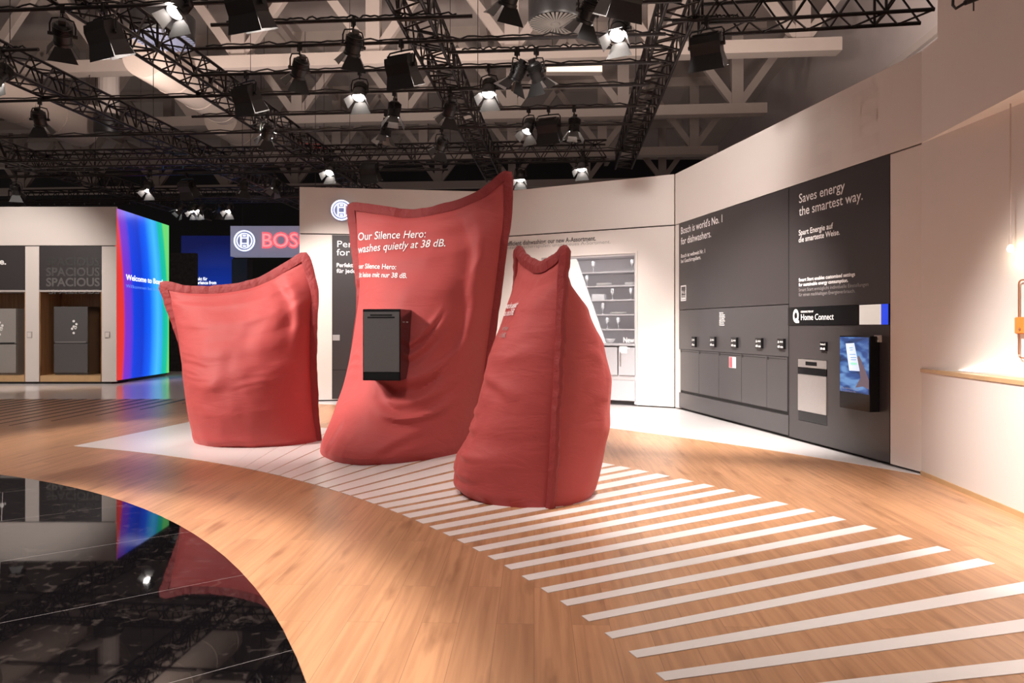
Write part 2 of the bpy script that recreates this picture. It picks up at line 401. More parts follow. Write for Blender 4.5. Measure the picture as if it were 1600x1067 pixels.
# B: has the display case opening
cx0, cx1 = PB.u(846), PB.u(993.5); cz0, cz1 = .04, PB.z(993.5, 395.5)
wall(PB, 'wall_back', 0, cx0, .03, SEAM-.012); wall(PB, 'wall_back', cx1, PB.len-.02, .03, SEAM-.012)
wall(PB, 'wall_back', cx0, cx1, cz1, SEAM-.012)
wall(PB, 'trim_1', 0, PB.len-.02, SEAM+.012, WT)
wall(PB, 'trim_2', 0, cx0-.02, 0, WT-.02, 'groove', .05, .17); wall(PB, 'trim_2', cx1+.02, PB.len-.02, 0, WT-.02, 'groove', .05, .17)
wall(PB, 'trim_2', cx0-.02, cx1+.02, cz1+.02, WT-.02, 'groove', .05, .17)
# C
uc0, uc1, uc2 = PC.u(1061), PC.u(1232.5), PC.u(1390)
wall(PC, 'wall_right', 0, uc0-.012, .03, SEAM-.006); wall(PC, 'wall_right', uc2+.012, PC.len, .03, SEAM-.012)
wall(PC, 'trim_1', 0, PC.len, SEAM+.006, WT)
wall(PC, 'trim_2', 0.02, PC.len-.02, 0, WT-.02, 'groove', .08, .17)
# D: counter front, alcove, fascia and taller end piece
AL = 1.04; ad = .30
wall(PD, 'wall_right', 0, PD.len, .045, AL, y1=.30)
wall(PD, 'trim_3', 0, PD.len, 0, .045, 'plinth_wood', -.012, .10)
struct(MB().prism([(0, -.012), (4.0, -.012), (4.0, 4.0*.155+.05), (0, .03)], AL, AL+.035), 'trim_4', 'plinth_wood', loc=PD.a, rotz=PD.rot)
WS = .155                                                # the recess deepens to the right
PW = [(0, .0), (4.0, 4.0*WS), (4.0, 4.0*WS+.1), (0, .1)]
struct(MB().prism(PW, AL+.035, SEAM), 'wall_right', 'white', loc=PD.a, rotz=PD.rot)
wall(PD, 'trim_1', 0, PD.len, SEAM, WT, y0=0, y1=.8)
def strip(name, off, z, ry, e):
    l = bpy.data.lights.new(name, 'AREA'); l.shape = 'RECTANGLE'; l.size = 2.6; l.size_y = .04; l.energy = e; l.color = (1, .88, .78)
    o = bpy.data.objects.new(name, l); C.objects.link(o); o.location = PD.pt(1.75, off, z); o.rotation_euler = (ry, 0, PD.rot)
strip('soffit_fill', .10, AL+.05, math.radians(180), 3.5)  # added upward fill, stands in for light bounced off the ledge
ut = PD.u(1465)
wall(PC, 'wall_right', PC.len-.01, PC.len+.02, 0, WT, y0=.02, y1=.12)
wall(PD, 'wall_right', ut, PD.len, WT, 6.4, y0=0, y1=ad+.15)
wall(PD, 'trim_5', ut-.02, ut, WT, 6.4, 'groove', .01, ad+.1)

# ------------------------------------------------------------------ info panel on wall A
t = thing('information_panel', 'tall dark information panel on the back wall, left of the middle red cushion', 'panel', PA.a, PA.rot)
pu0 = PA.u(519); MB().box(pu0, pu0+2.2, -.02, .0, .05, SEAM-.02).build('board', 'panel', t)
for b, px, py, px1, cap, bold in (('Perfekt', 527, 386, 578, 10, .0), ('for any', 526, 399, 575, 10, .0), ('Perfekte Ausstattung', 526, 417, 600, 6, .015), ('für jede Küche.', 526, 426, 585, 6, .015)):
    PA.text('lettering', b, px, py, px1, cap, 'text_w', t, off=-.024, bold=bold)
MB().box(PA.u(520), PA.u(531), -.03, -.02, PA.z(520, 532), PA.z(520, 523)).build('name_plate', 'text_g', t)
MB().box(pu0, pu0+2.2, -.026, -.02, .62, .64).build('drawer_gap', 'groove', t)

def armature(t, cx, cz, r, y, m_fg, m_bg, sx=1.0):
    """round double ring with an anchor-shaped armature inside"""
    def ring(r0, r1, ya, yb):
        mb = MB(); n = 48; vs = []; fs = []
        for yv in (ya, yb):
            for rr in (r0, r1):
                for i in range(n): vs.append((cx+sx*rr*math.cos(2*PI*i/n), yv, cz+rr*math.sin(2*PI*i/n)))
        for i in range(n):
            j = (i+1) % n
            fs += [(i, j, n+j, n+i), (2*n+i, 3*n+i, 3*n+j, 2*n+j), (n+i, n+j, 3*n+j, 3*n+i), (j, i, 2*n+i, 2*n+j)]
        return mb.add(vs, fs)
    d = MB(); n = 48; d.wallprism([(cx+sx*r*1.04*math.cos(2*PI*i/n), cz+r*1.04*math.sin(2*PI*i/n)) for i in range(n)], y, y+.04)
    p = d.build('disc', m_bg, t)
    ring(r*.88, r, y-.03, y).build('outer_ring', m_fg, p)
    ring(r*.66, r*.74, y-.03, y).build('inner_ring', m_fg, p)
    a = MB()
    for sg in (-1, 1):
        x = cx+sg*sx*r*.26
        a.box(min(x, x+sg*sx*r*.13), max(x, x+sg*sx*r*.13), y-.03, y, cz-r*.56, cz+r*.56)
    for zz in (-.30, .22): a.box(cx-sx*r*.26, cx+sx*r*.26, y-.03, y, cz+r*zz, cz+r*(zz+.09))
    a.box(cx-sx*r*.13, cx+sx*r*.13, y-.03, y, cz-r*.56, cz-r*.42); a.box(cx-sx*r*.13, cx+sx*r*.13, y-.03, y, cz+r*.42, cz+r*.56)
    a.build('armature', m_fg, p)
    return p
t = thing('logo_sign', 'round lit ring logo on the back wall fascia, half hidden by the middle red cushion', 'sign', PA.a, PA.rot)
armature(t, PA.u(534), PA.z(534, 329), .205, -.05, 'logo_lit', 'logo_back')

# ------------------------------------------------------------------ wall B: heading lettering + display case
t = thing('wall_lettering', 'small dark heading lettering on the white wall above the display cabinet', 'lettering', PB.a, PB.rot)
PB.text('lettering', 'More efficient dishwashing: our new A-Assortment.', 775, 385, 931, 6.6, 'text_d', t, off=-.006, bold=.02)
PB.text('lettering', 'Effizienter Geschirrspülen: unser neues A-Sortiment.', 775, 390.5, 954, 5.0, 'text_g', t, off=-.006)['label'] = 'thinner grey second line'
CD = .55
t = thing('display_cabinet', 'built-in grey display cabinet with lit shelves and kitchen fronts in the back wall', 'cabinet', PB.a, PB.rot); cab = t
MB().box(cx0, cx1, CD, CD+.03, cz0, cz1).build('back_panel', 'case_back', t)
MB().box(cx0+.001, cx0+.03, .0, CD, cz0, cz1).build('side_panel', 'grey_cab', t)
MB().box(cx1-.03, cx1-.001, .0, CD, cz0, cz1).build('side_panel', 'case_back', t)
MB().box(cx0+.03, cx1-.03, .0, CD, cz1-.04, cz1-.001).build('top_panel', 'case_back', t)
fr = MB()
fr.box(cx0-.02, cx1+.03, -.02, 0, cz1, cz1+.035); fr.box(cx1, cx1+.03, -.02, 0, .04, cz1); fr.box(cx0-.02, cx0, -.02, 0, .04, cz1)
fr.build('frame', 'white', t)
shz = []
for py in (422.5, 444.8, 467.2, 490.6, 514):
    z = PB.z(990, py, .05); shz.append(z)
    MB().box(cx0+.03, cx1-.03, .05, CD, z-.025, z).build('shelf', 'grey_cab', t)
for z in shz+[cz1-.04]:  # added fill under each shelf, brightens the dark case
    la_ = bpy.data.lights.new('shelf_fill', 'AREA'); la_.shape = 'RECTANGLE'; la_.size = cx1-cx0-.1; la_.size_y = .03; la_.energy = 3.2; la_.color = (1, .96, .95)
    lo_ = bpy.data.objects.new('shelf_fill', la_); C.objects.link(lo_); lo_.parent = t; lo_.location = ((cx0+cx1)/2, .08, z-.028); lo_.rotation_euler = (math.radians(25), 0, 0)
cz = PB.z(990, 537, -.03)
MB().box(cx0+.001, cx1-.001, -.03, CD, cz-.04, cz).build('worktop', 'grey_cab', t)
ud = PB.u(966)
for (a, b_) in ((cx0+.01, ud-.01), (ud+.01, cx1-.01)):
    o = MB().box(a, b_, -.02, .0, .58, cz-.07).build('door', 'grey_cab', t, bevel=.004)
    MB().box(a+.03, a+.05, -.04, -.02, .75, cz-.15).build('handle', 'steel', o)
MB().box(cx0+.01, cx1-.01, .02, .05, .48, .58).build('handle_recess', 'case_back', t)
MB().box(cx0+.01, cx1-.01, -.02, .0, .1, .48).build('drawer', 'grey_cab', t, bevel=.004)
PB.text('lettering', 'New', 974, 535, 991, 8, 'text_w', t, off=.02, bold=.02)
PB.text('lettering', 'Neu', 974, 545, 984, 4, 'text_w', t, off=-.024)
MB().box(PB.u(968, -.03), PB.u(980, -.03), -.03, -.022, PB.z(968, 552), PB.z(968, 541)).build('label_card', 'porcelain', t)
# slanted white board in the case
uA, uB = PB.u(900), PB.u(946)
t = thing('slanted_board', 'bright white slanted board standing in the left of the display cabinet', 'board', PB.a, PB.rot)
MB().wallprism([(cx0+.05, cz+.002), (uB, cz+.002), (uA, cz1-.05), (cx0+.05, cz1-.05)], .01, .045).build('board', 'porcelain', t)

def glassware():
    g = thing('wine_glass', '', 'glass'); MB().lathe([(.035, 0), (.035, .004), (.006, .012), (.005, .09), (.02, .11), (.038, .15), (.036, .19), (.030, .22), (.028, .22), (.034, .19), (.034, .15), (.015, .115)], n=16).build('bowl', 'glass', g, smooth=True)
    return g
def on(pl, px, off, z): return pl.pt(pl.u(px, off), off, z+.001)
first = None
gl = [(927, 0, 'stemmed glass alone at the left on the top cabinet shelf'), (988, 0, 'stemmed glass at the right end of the top cabinet shelf'),
      (957, 2, 'tall bright stemmed glass in the middle of the third cabinet shelf'), (986, 2, 'stemmed glass at the right end of the third cabinet shelf'),
      (917, 1, 'short stemmed glass at the left end of the second cabinet shelf'), (949, 4, 'stemmed glass left on the fifth cabinet shelf'),
      (966, 4, 'small stemmed glass in the middle of the fifth cabinet shelf'), (942, 3, 'stemmed glass at the left on the fourth cabinet shelf')]
for px, k, lab in gl:
    p = on(PB, px, .2, shz[k])
    if first is None: first = glassware(); first.location = p; first['label'] = lab; first['group'] = 'glasses in the display cabinet'
    else: dup(first, p, 0, lab, 'glasses in the display cabinet')
def plates(px, k, n, r, lab, m='porcelain'):
    for i in range(n):
        p = on(PB, px, .22, shz[k]+i*.012)
        o = MB().lathe([(r*.55, 0), (r*.6, .002), (r, .014), (r, .018), (r*.6, .006), (.001, .005)], n=24).build('plate', m, None, smooth=True, loc=p)
        tag(o, lab % ('lowest', 'second', 'third', 'top')[i if i < n-1 else 3], 'plate', 'plates in the display cabinet')
plates(944, 1, 4, .15, '%s plate of the wide pile in the middle of the second cabinet shelf')
plates(985, 1, 4, .11, '%s plate of the small pile at the right of the second cabinet shelf')
plates(966, 3, 3, .16, '%s plate of the pile on the fourth cabinet shelf')
def bowl(px, z, r, m, lab):
    o = MB().lathe([(r*.4, 0), (r*.7, .03), (r, .085), (r*.97, .085), (r*.65, .035), (.001, .012)], n=24).build('bowl', m, None, smooth=True, loc=on(PB, px, .2, z)); tag(o, lab, 'bowl')
bowl(953, cz, .11, 'porcelain', 'white bowl on the cabinet worktop under the lowest shelf')
bowl(956, shz[1]+.0, .06, 'bowl', 'small dark bowl on the second cabinet shelf beside the wide plate pile') if False else None
b = MB().box(-.13, .13, -.06, .06, 0, .11).build('glass_box', 'glass', None, bevel=.008, loc=on(PB, 936, .2, shz[2]), rotz=PB.rot); tag(b, 'low pale glass container at the left of the third cabinet shelf', 'container')

# ------------------------------------------------------------------ wall C: dark dishwasher wall
t = thing('information_panel', 'upper dark panel with world\'s No. 1 lettering on the right wall', 'panel', PC.a, PC.rot)
zs = PC.z(1070, 484)
MB().box(uc0, uc1-.006, 0, .1, zs+.006, SEAM-.006).build('board', 'panel', t)
for b_, px, py, px1, cap, mm, bo in (("Bosch is world's No. 1", 1064, 366, 1128.5, 10.5, 'text_w', .005), ('for dishwashers.', 1064, 382.5, 1111, 10.5, 'text_w', .005),
        ('Bosch ist weltweit Nr. 1', 1064, 403, 1101.5, 5.6, 'text_w', .012), ('bei Geschirrspülern.', 1064, 411, 1095, 5.6, 'text_w', .012)):
    PC.text('lettering', b_, px, py, px1, cap, mm, t, off=-.004, bold=bo)
lb = MB(); la, lb_ = PC.u(1064), PC.u(1072); zA, zB = PC.z(1064, 470.5), PC.z(1064, 446.5)
lb.box(la, lb_, -.004, 0, zA, zA+.02); lb.box(la, lb_, -.004, 0, zB-.02, zB); lb.box(la, la+.015, -.004, 0, zA, zB); lb.box(lb_-.015, lb_, -.004, 0, zA, zB)
lb.box(la+.03, lb_-.03, -.004, 0, zA+.03, zA+.055); lb.build('award_frame', 'text_w', t)
PC.text('lettering', 'No.1', 1065.2, 459, 1071, 5, 'text_w', t, off=-.004); PC.text('lettering', '2021', 1065.2, 465, 1071, 3.6, 'text_w', t, off=-.004)
t = thing('cabinet_wall', 'lower dark cabinet run with round finger holes housing five dishwashers on the right wall', 'cabinet', PC.a, PC.rot)
MB().box(uc0, uc1-.006, .03, .1, .04, zs-.006).build('carcass', 'groove', t)
zh0, zh1 = PC.z(1063, 546), PC.z(1063, 609)
MB().box(uc0, uc1-.006, -.0, .04, zh0+.008, zs-.006).build('upper_board', 'door', t)
MB().box(uc0, uc1-.006, -.0, .04, .05, zh1-.05).build('plinth_board', 'door', t)
du = (uc1-.006-uc0)/5
pls = [PC.u(p) for p in (1063, 1092, 1123, 1158.5, 1198, 1230.5)]
for i in range(5):
    a, b_ = pls[i]+.004, pls[i+1]-.004
    o = MB().box(a, b_, 0, .04, zh1, zh0).build('door', 'door', t, bevel=.002)
    MB().cyl((a+.03, -.004, zh0-.03), (a+.03, .0, zh0-.03), .022, n=16).build('finger_hole', 'groove', o)
    MB().box(a+.05, b_-.03, -.003, 0, zh0-.032, zh0-.022).build('handle_line', 'groove', o)
    px = (1083, 1112.5, 1146, 1184.5, 1219)[i]; py = (534, 534, 535, 536, 537)[i]; wpx = (5, 7, 8, 9, 9.5)[i]
    d = MB().box(PC.u(px-wpx/2, -.04), PC.u(px+wpx/2, -.04), -.04, 0, PC.z(px, py+8), PC.z(px, py-8)).build('price_display', 'gloss_black', t)
    for q in (0, 1): PC.text('lettering', ('A +++', '60 cm')[q], px-wpx/2+.6, py-1+q*7, px+wpx/2-.6, (4, 3.4)[q], 'text_w', d, off=-.042, bold=.03)
for q in range(7):
    PC.text('lettering', ('Built-in', 'dishwashers', 'PerfectDry', 'Zeolith,', 'EfficientDry', 'Home', 'Connect')[q], 1124, 490+q*3.1, (1130, 1132.5, 1133, 1132, 1133, 1131, 1132)[q], 2.2, 'text_w', t, off=-.006, bold=.03)
o = MB().box(PC.u(1139, -.006), PC.u(1149.5, -.006), -.006, -.001, PC.z(1139, 574), PC.z(1139, 557)).build('sticker', 'porcelain', t)
MB().box(PC.u(1139.3, -.009), PC.u(1144, -.009), -.009, -.006, PC.z(1139, 573.5), PC.z(1139, 557.5)).build('red_field', 'sticker_r', o)
# second module
t = thing('information_panel', 'dark panel with Saves energy lettering at the right end of the dark wall', 'panel', PC.a, PC.rot)
zl1, zl0 = PC.z(1234, 481), PC.z(1234, 508)
MB().box(uc1, uc2, 0, .1, zl1+.004, SEAM-.006).build('board', 'panel', t)
for b_, px, py, px1, cap, mm, bo in (('Saves energy', 1248.5, 317.5, 1320, 14, 'text_w', .004), ('the smartest way.', 1248.5, 337.5, 1348, 14, 'text_w', .004),
        ('Spart Energie auf', 1248, 368, 1301.5, 8.2, 'text_w', .012), ('die smarteste Weise.', 1248, 379, 1312, 8.2, 'text_w', .012),
        ('Smart Start enables customised settings', 1248, 440, 1336, 5, 'text_w', .025), ('for sustainable energy consumption.', 1248, 447.5, 1325, 5, 'text_w', .025),
        ('Smart Start ermöglicht individuelle Einstellungen', 1248, 455.5, 1357, 5, 'text_g', 0), ('für einen nachhaltigen Energieverbrauch.', 1248, 463, 1336, 5, 'text_g', 0)):
    PC.text('lettering', b_, px, py, px1, cap, mm, t, off=-.004, bold=bo)
t = thing('light_strip_sign', 'black horizontal strip sign with white logo lettering and lit white and blue end', 'sign', PC.a, PC.rot)
MB().box(uc1, uc2, -.012, .1, zl0, zl1).build('board', 'gloss_black', t)
uw = PC.u(1343, -.014)
MB().box(uw, PC.u(1377, -.014), -.016, -.012, zl0+.004, zl1-.004).build('white_light', 'strip_white', t)
MB().box(PC.u(1377, -.014), uc2-.004, -.016, -.012, zl0+.004, zl1-.004).build('blue_light', 'strip_blue', t)
PC.text('lettering', 'Home Connect', 1251.5, 500, 1302.5, 9, 'text_w', t, off=-.014, bold=.006); PC.text('lettering', 'CONNECTED BY', 1251, 488.5, 1271, 2.6, 'text_w', t, off=-.014, bold=.03)
q = MB(); qc = PC.u(1243.5, -.014); qz = PC.z(1243.5, 493.5, -.014); n = 32; vs = []; fs = []
for rr, zz in ((.032, .045), (.062, .088)):
    for i in range(n): vs.append((qc+rr*math.cos(2*PI*i/n), -.015, qz+zz*math.sin(2*PI*i/n)))
for i in range(n): fs.append((i, (i+1) % n, n+(i+1) % n, n+i))
q.add(vs, fs); q.wallprism([(qc+.0, qz-.092), (qc+.068, qz-.092), (qc+.068, qz-.065), (qc+.0, qz-.03)], -.016, -.013); q.build('round_mark', 'text_w', t)
t = thing('cabinet_wall', 'dark lower cabinet front around the steel dishwasher and the picture screen', 'cabinet', PC.a, PC.rot)
# opening for the dishwasher
wu0, wu1 = PC.u(1247.5), PC.u(1292.5); wz0, wz1 = PC.z(1247.5, 656), PC.z(1247.5, 560)
fr = MB(); fr.box(uc1, wu0, 0, .05, .04, zl0-.004); fr.box(wu1, uc2, 0, .05, .04, zl0-.004); fr.box(wu0, wu1, 0, .05, .04, wz0); fr.box(wu0, wu1, 0, .05, wz1, zl0-.004)
fr.build('front_panel', 'panel', t)
MB().box(uc1-.003, uc1+.003, -.006, 0, .04, SEAM-.006).build('joint_strip', 'groove', t)
for px, py, w_, h_ in ((1285.5, 541, 9, 14), (1370, 529, 8.5, 11)):
    d = MB().box(PC.u(px-w_/2, -.03), PC.u(px+w_/2, -.03), -.03, 0, PC.z(px, py+h_/2), PC.z(px, py-h_/2)).build('price_display', 'gloss_black' if px < 1300 else 'peg', t)
    PC.text('lettering', 'Series 6', px-w_/2+.5, py-2, px+w_/2-.5, 3, 'text_w', d, off=-.033, bold=.02); PC.text('lettering', '38 dB', px-w_/2+.5, py+5, px+w_/2-1, 3, 'text_w', d, off=-.033, bold=.04)
t = thing('dishwasher', 'built-in dishwasher with steel front and silver control strip in the right wall', 'dishwasher', PC.a, PC.rot)
e = .004
MB().box(wu0+e, wu1-e, .06, .11, wz0+e, wz1-e).build('tub', 'gloss_black', t)
zc = wz1-(wz1-wz0)*.135
o = MB().box(wu0+e, wu1-e, -.01, .06, zc, wz1-e).build('control_strip', 'steel', t, bevel=.004)
MB().box(wu0+.17, wu1-.19, -.013, -.01, zc+.03, wz1-.03).build('display', 'gloss_black', o)
MB().box(wu0+e, wu1-e, -.012, .06, zc-.085, zc-.006).build('handle_recess', 'gloss_black', t)
zk = wz0+.13
MB().box(wu0+e, wu1-e, -.012, .06, zk, zc-.09).build('door', 'steel', t, bevel=.003)
MB().box(wu0+e, wu1-e, -.0, .06, wz0+e, zk-.006).build('kick_plate', 'gloss_black', t)
# picture screen, standing proud of the wall
def screen_mat():
    m = mat('picture_screen', (.02, .03, .05), .15); n, L, b = nodes_of(m)
    t = n.new('ShaderNodeTexCoord'); mp = n.new('ShaderNodeMapping'); mp.inputs['Rotation'].default_value = (0, .7, 0); mp.inputs['Scale'].default_value = (1.5, 1, 4)
    L.new(t.outputs['Object'], mp.inputs[0])
    no = n.new('ShaderNodeTexNoise'); no.inputs['Scale'].default_value = 2.2; no.inputs['Detail'].default_value = 2; no.inputs['Distortion'].default_value = .4; L.new(mp.outputs[0], no.inputs[0])
    rp = n.new('ShaderNodeValToRGB'); e = rp.color_ramp.elements; e[0].position = .36; e[0].color = (.015, .03, .09, 1); e[1].position = .62; e[1].color = (.16, .32, .62, 1)
    k = e.new(.5); k.color = (.03, .085, .30, 1)
    L.new(no.outputs[0], rp.inputs[0]); L.new(rp.outputs[0], b.inputs['Emission Color']); b.inputs['Emission Strength'].default_value = .7
    return m
M['screen'] = screen_mat()
so = -.13
su0, su1 = PC.u(1311, so), PC.u(1358.5, so); sz0, sz1 = PC.z(1311, 636, so), PC.z(1311, 524.5, so)
t = thing('display_screen', 'upright screen on the dark wall showing a hand with a phone on blue', 'screen', PC.pt(su0, so, 0), PC.rot)
sw, sh = su1-su0, sz1-sz0
MB().box(0, sw, .006, -so, sz0, sz1).build('housing', 'gloss_black', t, bevel=.004)
pn = MB().box(.015, sw-.015, .0, .006, sz0+.19, sz1-.012).build('picture', 'screen', t)
def sp(x, z): return (x*sw, sz0+z*sh)
MB().wallprism([sp(*p) for p in ((.55, .30), (.72, .44), (.66, .60), (.60, .70), (.66, .74), (.74, .68), (.90, .52), (.985, .42), (.985, .30), (.8, .33))], -.002, .0).build('hand', 'hand', pn)
ph = MB().wallprism([sp(*p) for p in ((.24, .895), (.52, .905), (.70, .53), (.36, .525))], -.004, -.002).build('phone', 'phone', pn)
for (x, z, w_) in ((.36, .83, .12), (.38, .80, .10), (.37, .74, .2), (.40, .70, .2), (.41, .67, .18)): MB().wallprism([sp(x, z), sp(x+w_, z+.005), sp(x+w_, z+.016), sp(x, z+.011)], -.0045, -.004).build('print_line', 'phone_line', ph)
MB().wallprism([sp(.40, .61), sp(.62, .612), sp(.61, .64), sp(.40, .638)], -.0045, -.004).build('button', 'phone_green', ph)
def stext(body, x, z, w_, cap):
    vs, fs = text_xz(body, cap*sh, w_*sw); mb = MB(); mb.add([(x*sw+a, -.003, sz0+z*sh+c) for a, c in vs], fs); mb.build('lettering', 'text_g', pn)
stext('The dishwasher that', .08, .27, .6, .024); stext('is a perfect fit.', .08, .235, .5, .024)

# faint relief letters on the fascia, relief shade put into a darker colour
t = thing('relief_letters', 'faint large letters in low relief on the fascia over the dark panels', 'lettering', PC.a, PC.rot)
for b_, px in (('E', 1266), ('E', 1332)):
    u0 = PC.u(px); vs, fs = text_xz(b_, .62, .42, .03); mb = MB(); mb.add([(u0+x, -.004, 3.52+z) for x, z in vs], fs); mb.build('letter', mat('relief_shade', (.645, .58, .545), .55, noise_amt=.02), t)

# ------------------------------------------------------------------ alcove on wall D
p = PD.pt(PD.u(1579, .11), .11)
t = thing('pendant_lamp', 'tiny bare-bulb pendant on a thin cord in the lit alcove at right', 'lamp', p)
zb = CAMZ+(HOR-389)/FPX*p.y
MB().cyl((0, 0, zb+.1), (0, 0, SEAM), .006, n=8).build('cord', 'cord', t)
MB().lathe([(.006, zb+.12), (.012, zb+.11), (.014, zb+.045), (.010, zb+.035)], n=12).build('socket', 'cord', t, smooth=True)
MB().lathe([(.008, zb+.034), (.022, zb+.02), (.027, zb), (.020, zb-.02), (.004, zb-.028)], n=16).build('bulb', 'bulb', t, smooth=True)
pl_ = bpy.data.lights.new('bulb_light', 'POINT'); pl_.energy = .9; pl_.color = (1, .75, .5); pl_.shadow_soft_size = .03
lo = bpy.data.objects.new('bulb_light', pl_); C.objects.link(lo); lo.parent = t; lo.location = (0, -.0, zb-.06)
ff = .17
t = thing('wire_frame', 'copper wire frame with a tan leather band on the alcove wall at the right edge', 'frame', PD.a, PD.rot)
fu = PD.u(1592, ff); z0, z1 = PD.z(1592, 559, ff), PD.z(1592, 438, ff); fw = .36; r = .035
pts = []
for cxx, czz, aa in ((fu+fw-r, z1-r, 0), (fu+r, z1-r, PI/2), (fu+r, z0+r, PI), (fu+fw-r, z0+r, 3*PI/2)):
    for i in range(7): a = aa+PI/2*i/6; pts.append((cxx+r*math.cos(a), ff, czz+r*math.sin(a)))
pts.append(pts[0]); MB().tube(pts, .007, 10).build('wire', 'copper', t, smooth=True)
bz0, bz1 = PD.z(1592, 521.5, ff), PD.z(1592, 495.5, ff)
MB().box(fu-.028, fu+fw+.03, ff-.02, .30, bz0, bz1).build('leather_band', 'leather', t, bevel=.006)
MB().cyl((fu+.05, ff-.028, (bz0+bz1)/2-.03), (fu+.05, ff-.02, (bz0+bz1)/2-.03), .012).build('stud', 'copper', t)

# ------------------------------------------------------------------ red cushions
def interp(pts, t):
    """Catmull-Rom through pts (tuples) at t in 0..1 by chord length"""
    P = [Vector((p[0], p[1])) for p in pts]; d = [0]
    for i in range(1, len(P)): d.append(d[-1]+(P[i]-P[i-1]).length)
    s = t*d[-1]
    i = 0
    while i < len(P)-2 and s > d[i+1]: i += 1
    f = (s-d[i])/max(1e-9, d[i+1]-d[i])
    p0, p1, p2, p3 = P[max(i-1, 0)], P[i], P[i+1], P[min(i+2, len(P)-1)]
    if i == 0: p0 = p1*2-p2
    if i+2 > len(P)-1: p3 = p2*2-p1
    return .5*((2*p1)+(p2-p0)*f+(2*p0-5*p1+4*p2-p3)*f*f+(3*p1-p0-3*p2+p3)*f**3)
def lin(prof, v):
    for (a, x), (b, y) in zip(prof, prof[1:]):
        if v <= b:
            f = (v-a)/(b-a); f = f*f*(3-2*f)*.5+f*.5; return x+(y-x)*f
    return prof[-1][1]
class Cushion:
    def __init__(s, name, label, plane, left, right, top, front, back, creases, lean=None, gp=(2.4, .50, .32), seed=0, fl=None, th=.016, skew=0):
        s.skew = skew
        s.th = th
        s.fl = fl
        s.pl = plane; s.L = left; s.R = right; s.T = top; s.fr = front; s.bk = back; s.cr = creases; s.lean = lean; s.gp = gp; s.seed = seed
        s.root = thing(name, label, 'cushion', plane.a, plane.rot)
        s.build()
    def uz(s, a, v):
        q = (a+1)/2; l = interp(s.L, v); r = interp(s.R, v); t = interp(s.T, q); b = Vector((s.L[0][0]*(1-q)+s.R[0][0]*q, 0))
        tl, tr, bl, br = Vector(s.T[0]), Vector(s.T[-1]), Vector(s.L[0]), Vector(s.R[0])
        return l*(1-q)+r*q+b*(1-v)+t*v-(bl*(1-q)*(1-v)+br*q*(1-v)+tl*(1-q)*v+tr*q*v)
    def pos(s, a, v, side=-1):
        p = s.uz(a, v)
        prof = s.fr if side < 0 else s.bk
        g = max(0, 1-abs(a)**s.gp[0])**(s.gp[1]+s.gp[2]*v)
        d = lin(prof, v)*g*(1+s.skew*a*min(1, v*2.5) if side < 0 else 1)
        # light billow
        d += .030*g*noise.noise(Vector((a*2.0+s.seed, v*3.0, side*3.1)))+.012*g*noise.noise(Vector((a*5+s.seed, v*9, side)))
        # horizontal gathers beside the seams
        e = max(0, abs(a)-.55)/.45
        d += .010*math.sin(v*46+3*noise.noise(Vector((a*3, v*7, s.seed))))*math.sin(PI*min(1, e))*(.4+.6*noise.noise(Vector((v*6, a*2, s.seed+5))))
        if side < 0:
            for (a0, v0, a1, v1, bow, amp, w) in s.cr:
                ab = Vector((a1-a0, (v1-v0)*2.2)); L = ab.length; t = ab/L; rel = Vector((a-a0, (v-v0)*2.2)); x = rel.dot(t)/L; y = rel.dot(Vector((-t.y, t.x)))-bow*4*x*(1-x)
                if -.15 < x < 1.15:
                    fade = max(0, min(1, (x+.15)/.35))*max(0, min(1, (1.15-x)/.35))
                    d += amp*fade*(math.exp(-((y-w)/w)**2)-math.exp(-(y/w)**2))
        yv = side*d
        if v < .03: yv *= .94+2*v; 
        yl = s.lean(a, v) if s.lean else 0
        return Vector((p.x, yv+yl, max(p.y, 0.0)))
    def invert(s, u, z):
        a, v = 0.0, .5
        for _ in range(25):
            p = s.uz(a, v); e = Vector((u-p.x, z-p.y)); h = .004
            pa = (s.uz(a+h, v)-p)/h; pv = (s.uz(a, v+h)-p)/h
            det = pa.x*pv.y-pa.y*pv.x
            if abs(det) < 1e-9: break
            a += .8*(e.x*pv.y-e.y*pv.x)/det; v += .8*(pa.x*e.y-pa.y*e.x)/det
            a = max(-.995, min(.995, a)); v = max(0, min(.99, v))
        return a, v
    def find(s, px, py, a=0.0, v=.6):
        m = Matrix.Translation(s.root.location) @ Matrix.Rotation(s.pl.rot, 4, 'Z')
        def pr(a, v):
            w = m @ s.pos(a, v); return Vector((800+FPX*w.x/w.y, HOR-FPX*(w.z-CAMZ)/w.y))
        for _ in range(40):
            p = pr(a, v); e = Vector((px, py))-p; h = .01
            pa = (pr(a+h, v)-p)/h; pv = (pr(a, v+h)-p)/h; det = pa.x*pv.y-pa.y*pv.x
            if abs(det) < 1e-6: break
            a += max(-.1, min(.1, .6*(e.x*pv.y-e.y*pv.x)/det)); v += max(-.1, min(.1, .6*(pa.x*e.y-pa.y*e.x)/det))
            a = max(-.97, min(.97, a)); v = max(.02, min(.97, v))
        return s.uz(a, v)
    def build(s):
        NA, NV = 110, 130; mb = MB()
        for side in (-1, 1):
            vs = []; fs = []
            for j in range(NV+1):
                v = 1-(1-j/NV)**1.25
                for i in range(NA+1):
                    x = -1+2*i/NA; a = math.sin(x*PI/2)*.6+x*.4
                    vs.append(s.pos(a, v, side))
            for j in range(NV):
                for i in range(NA):
                    q = j*(NA+1)+i; fs.append((q, q+1, q+NA+2, q+NA+1))
            mb.add(vs, fs)
        # underside
        fr = [s.pos(-1+2*i/60, 0, -1) for i in range(61)]; bk = [s.pos(1-2*i/60, 0, 1) for i in range(1, 60)]
        ring = fr+bk; mb.add(ring, [tuple(range(len(ring)))])
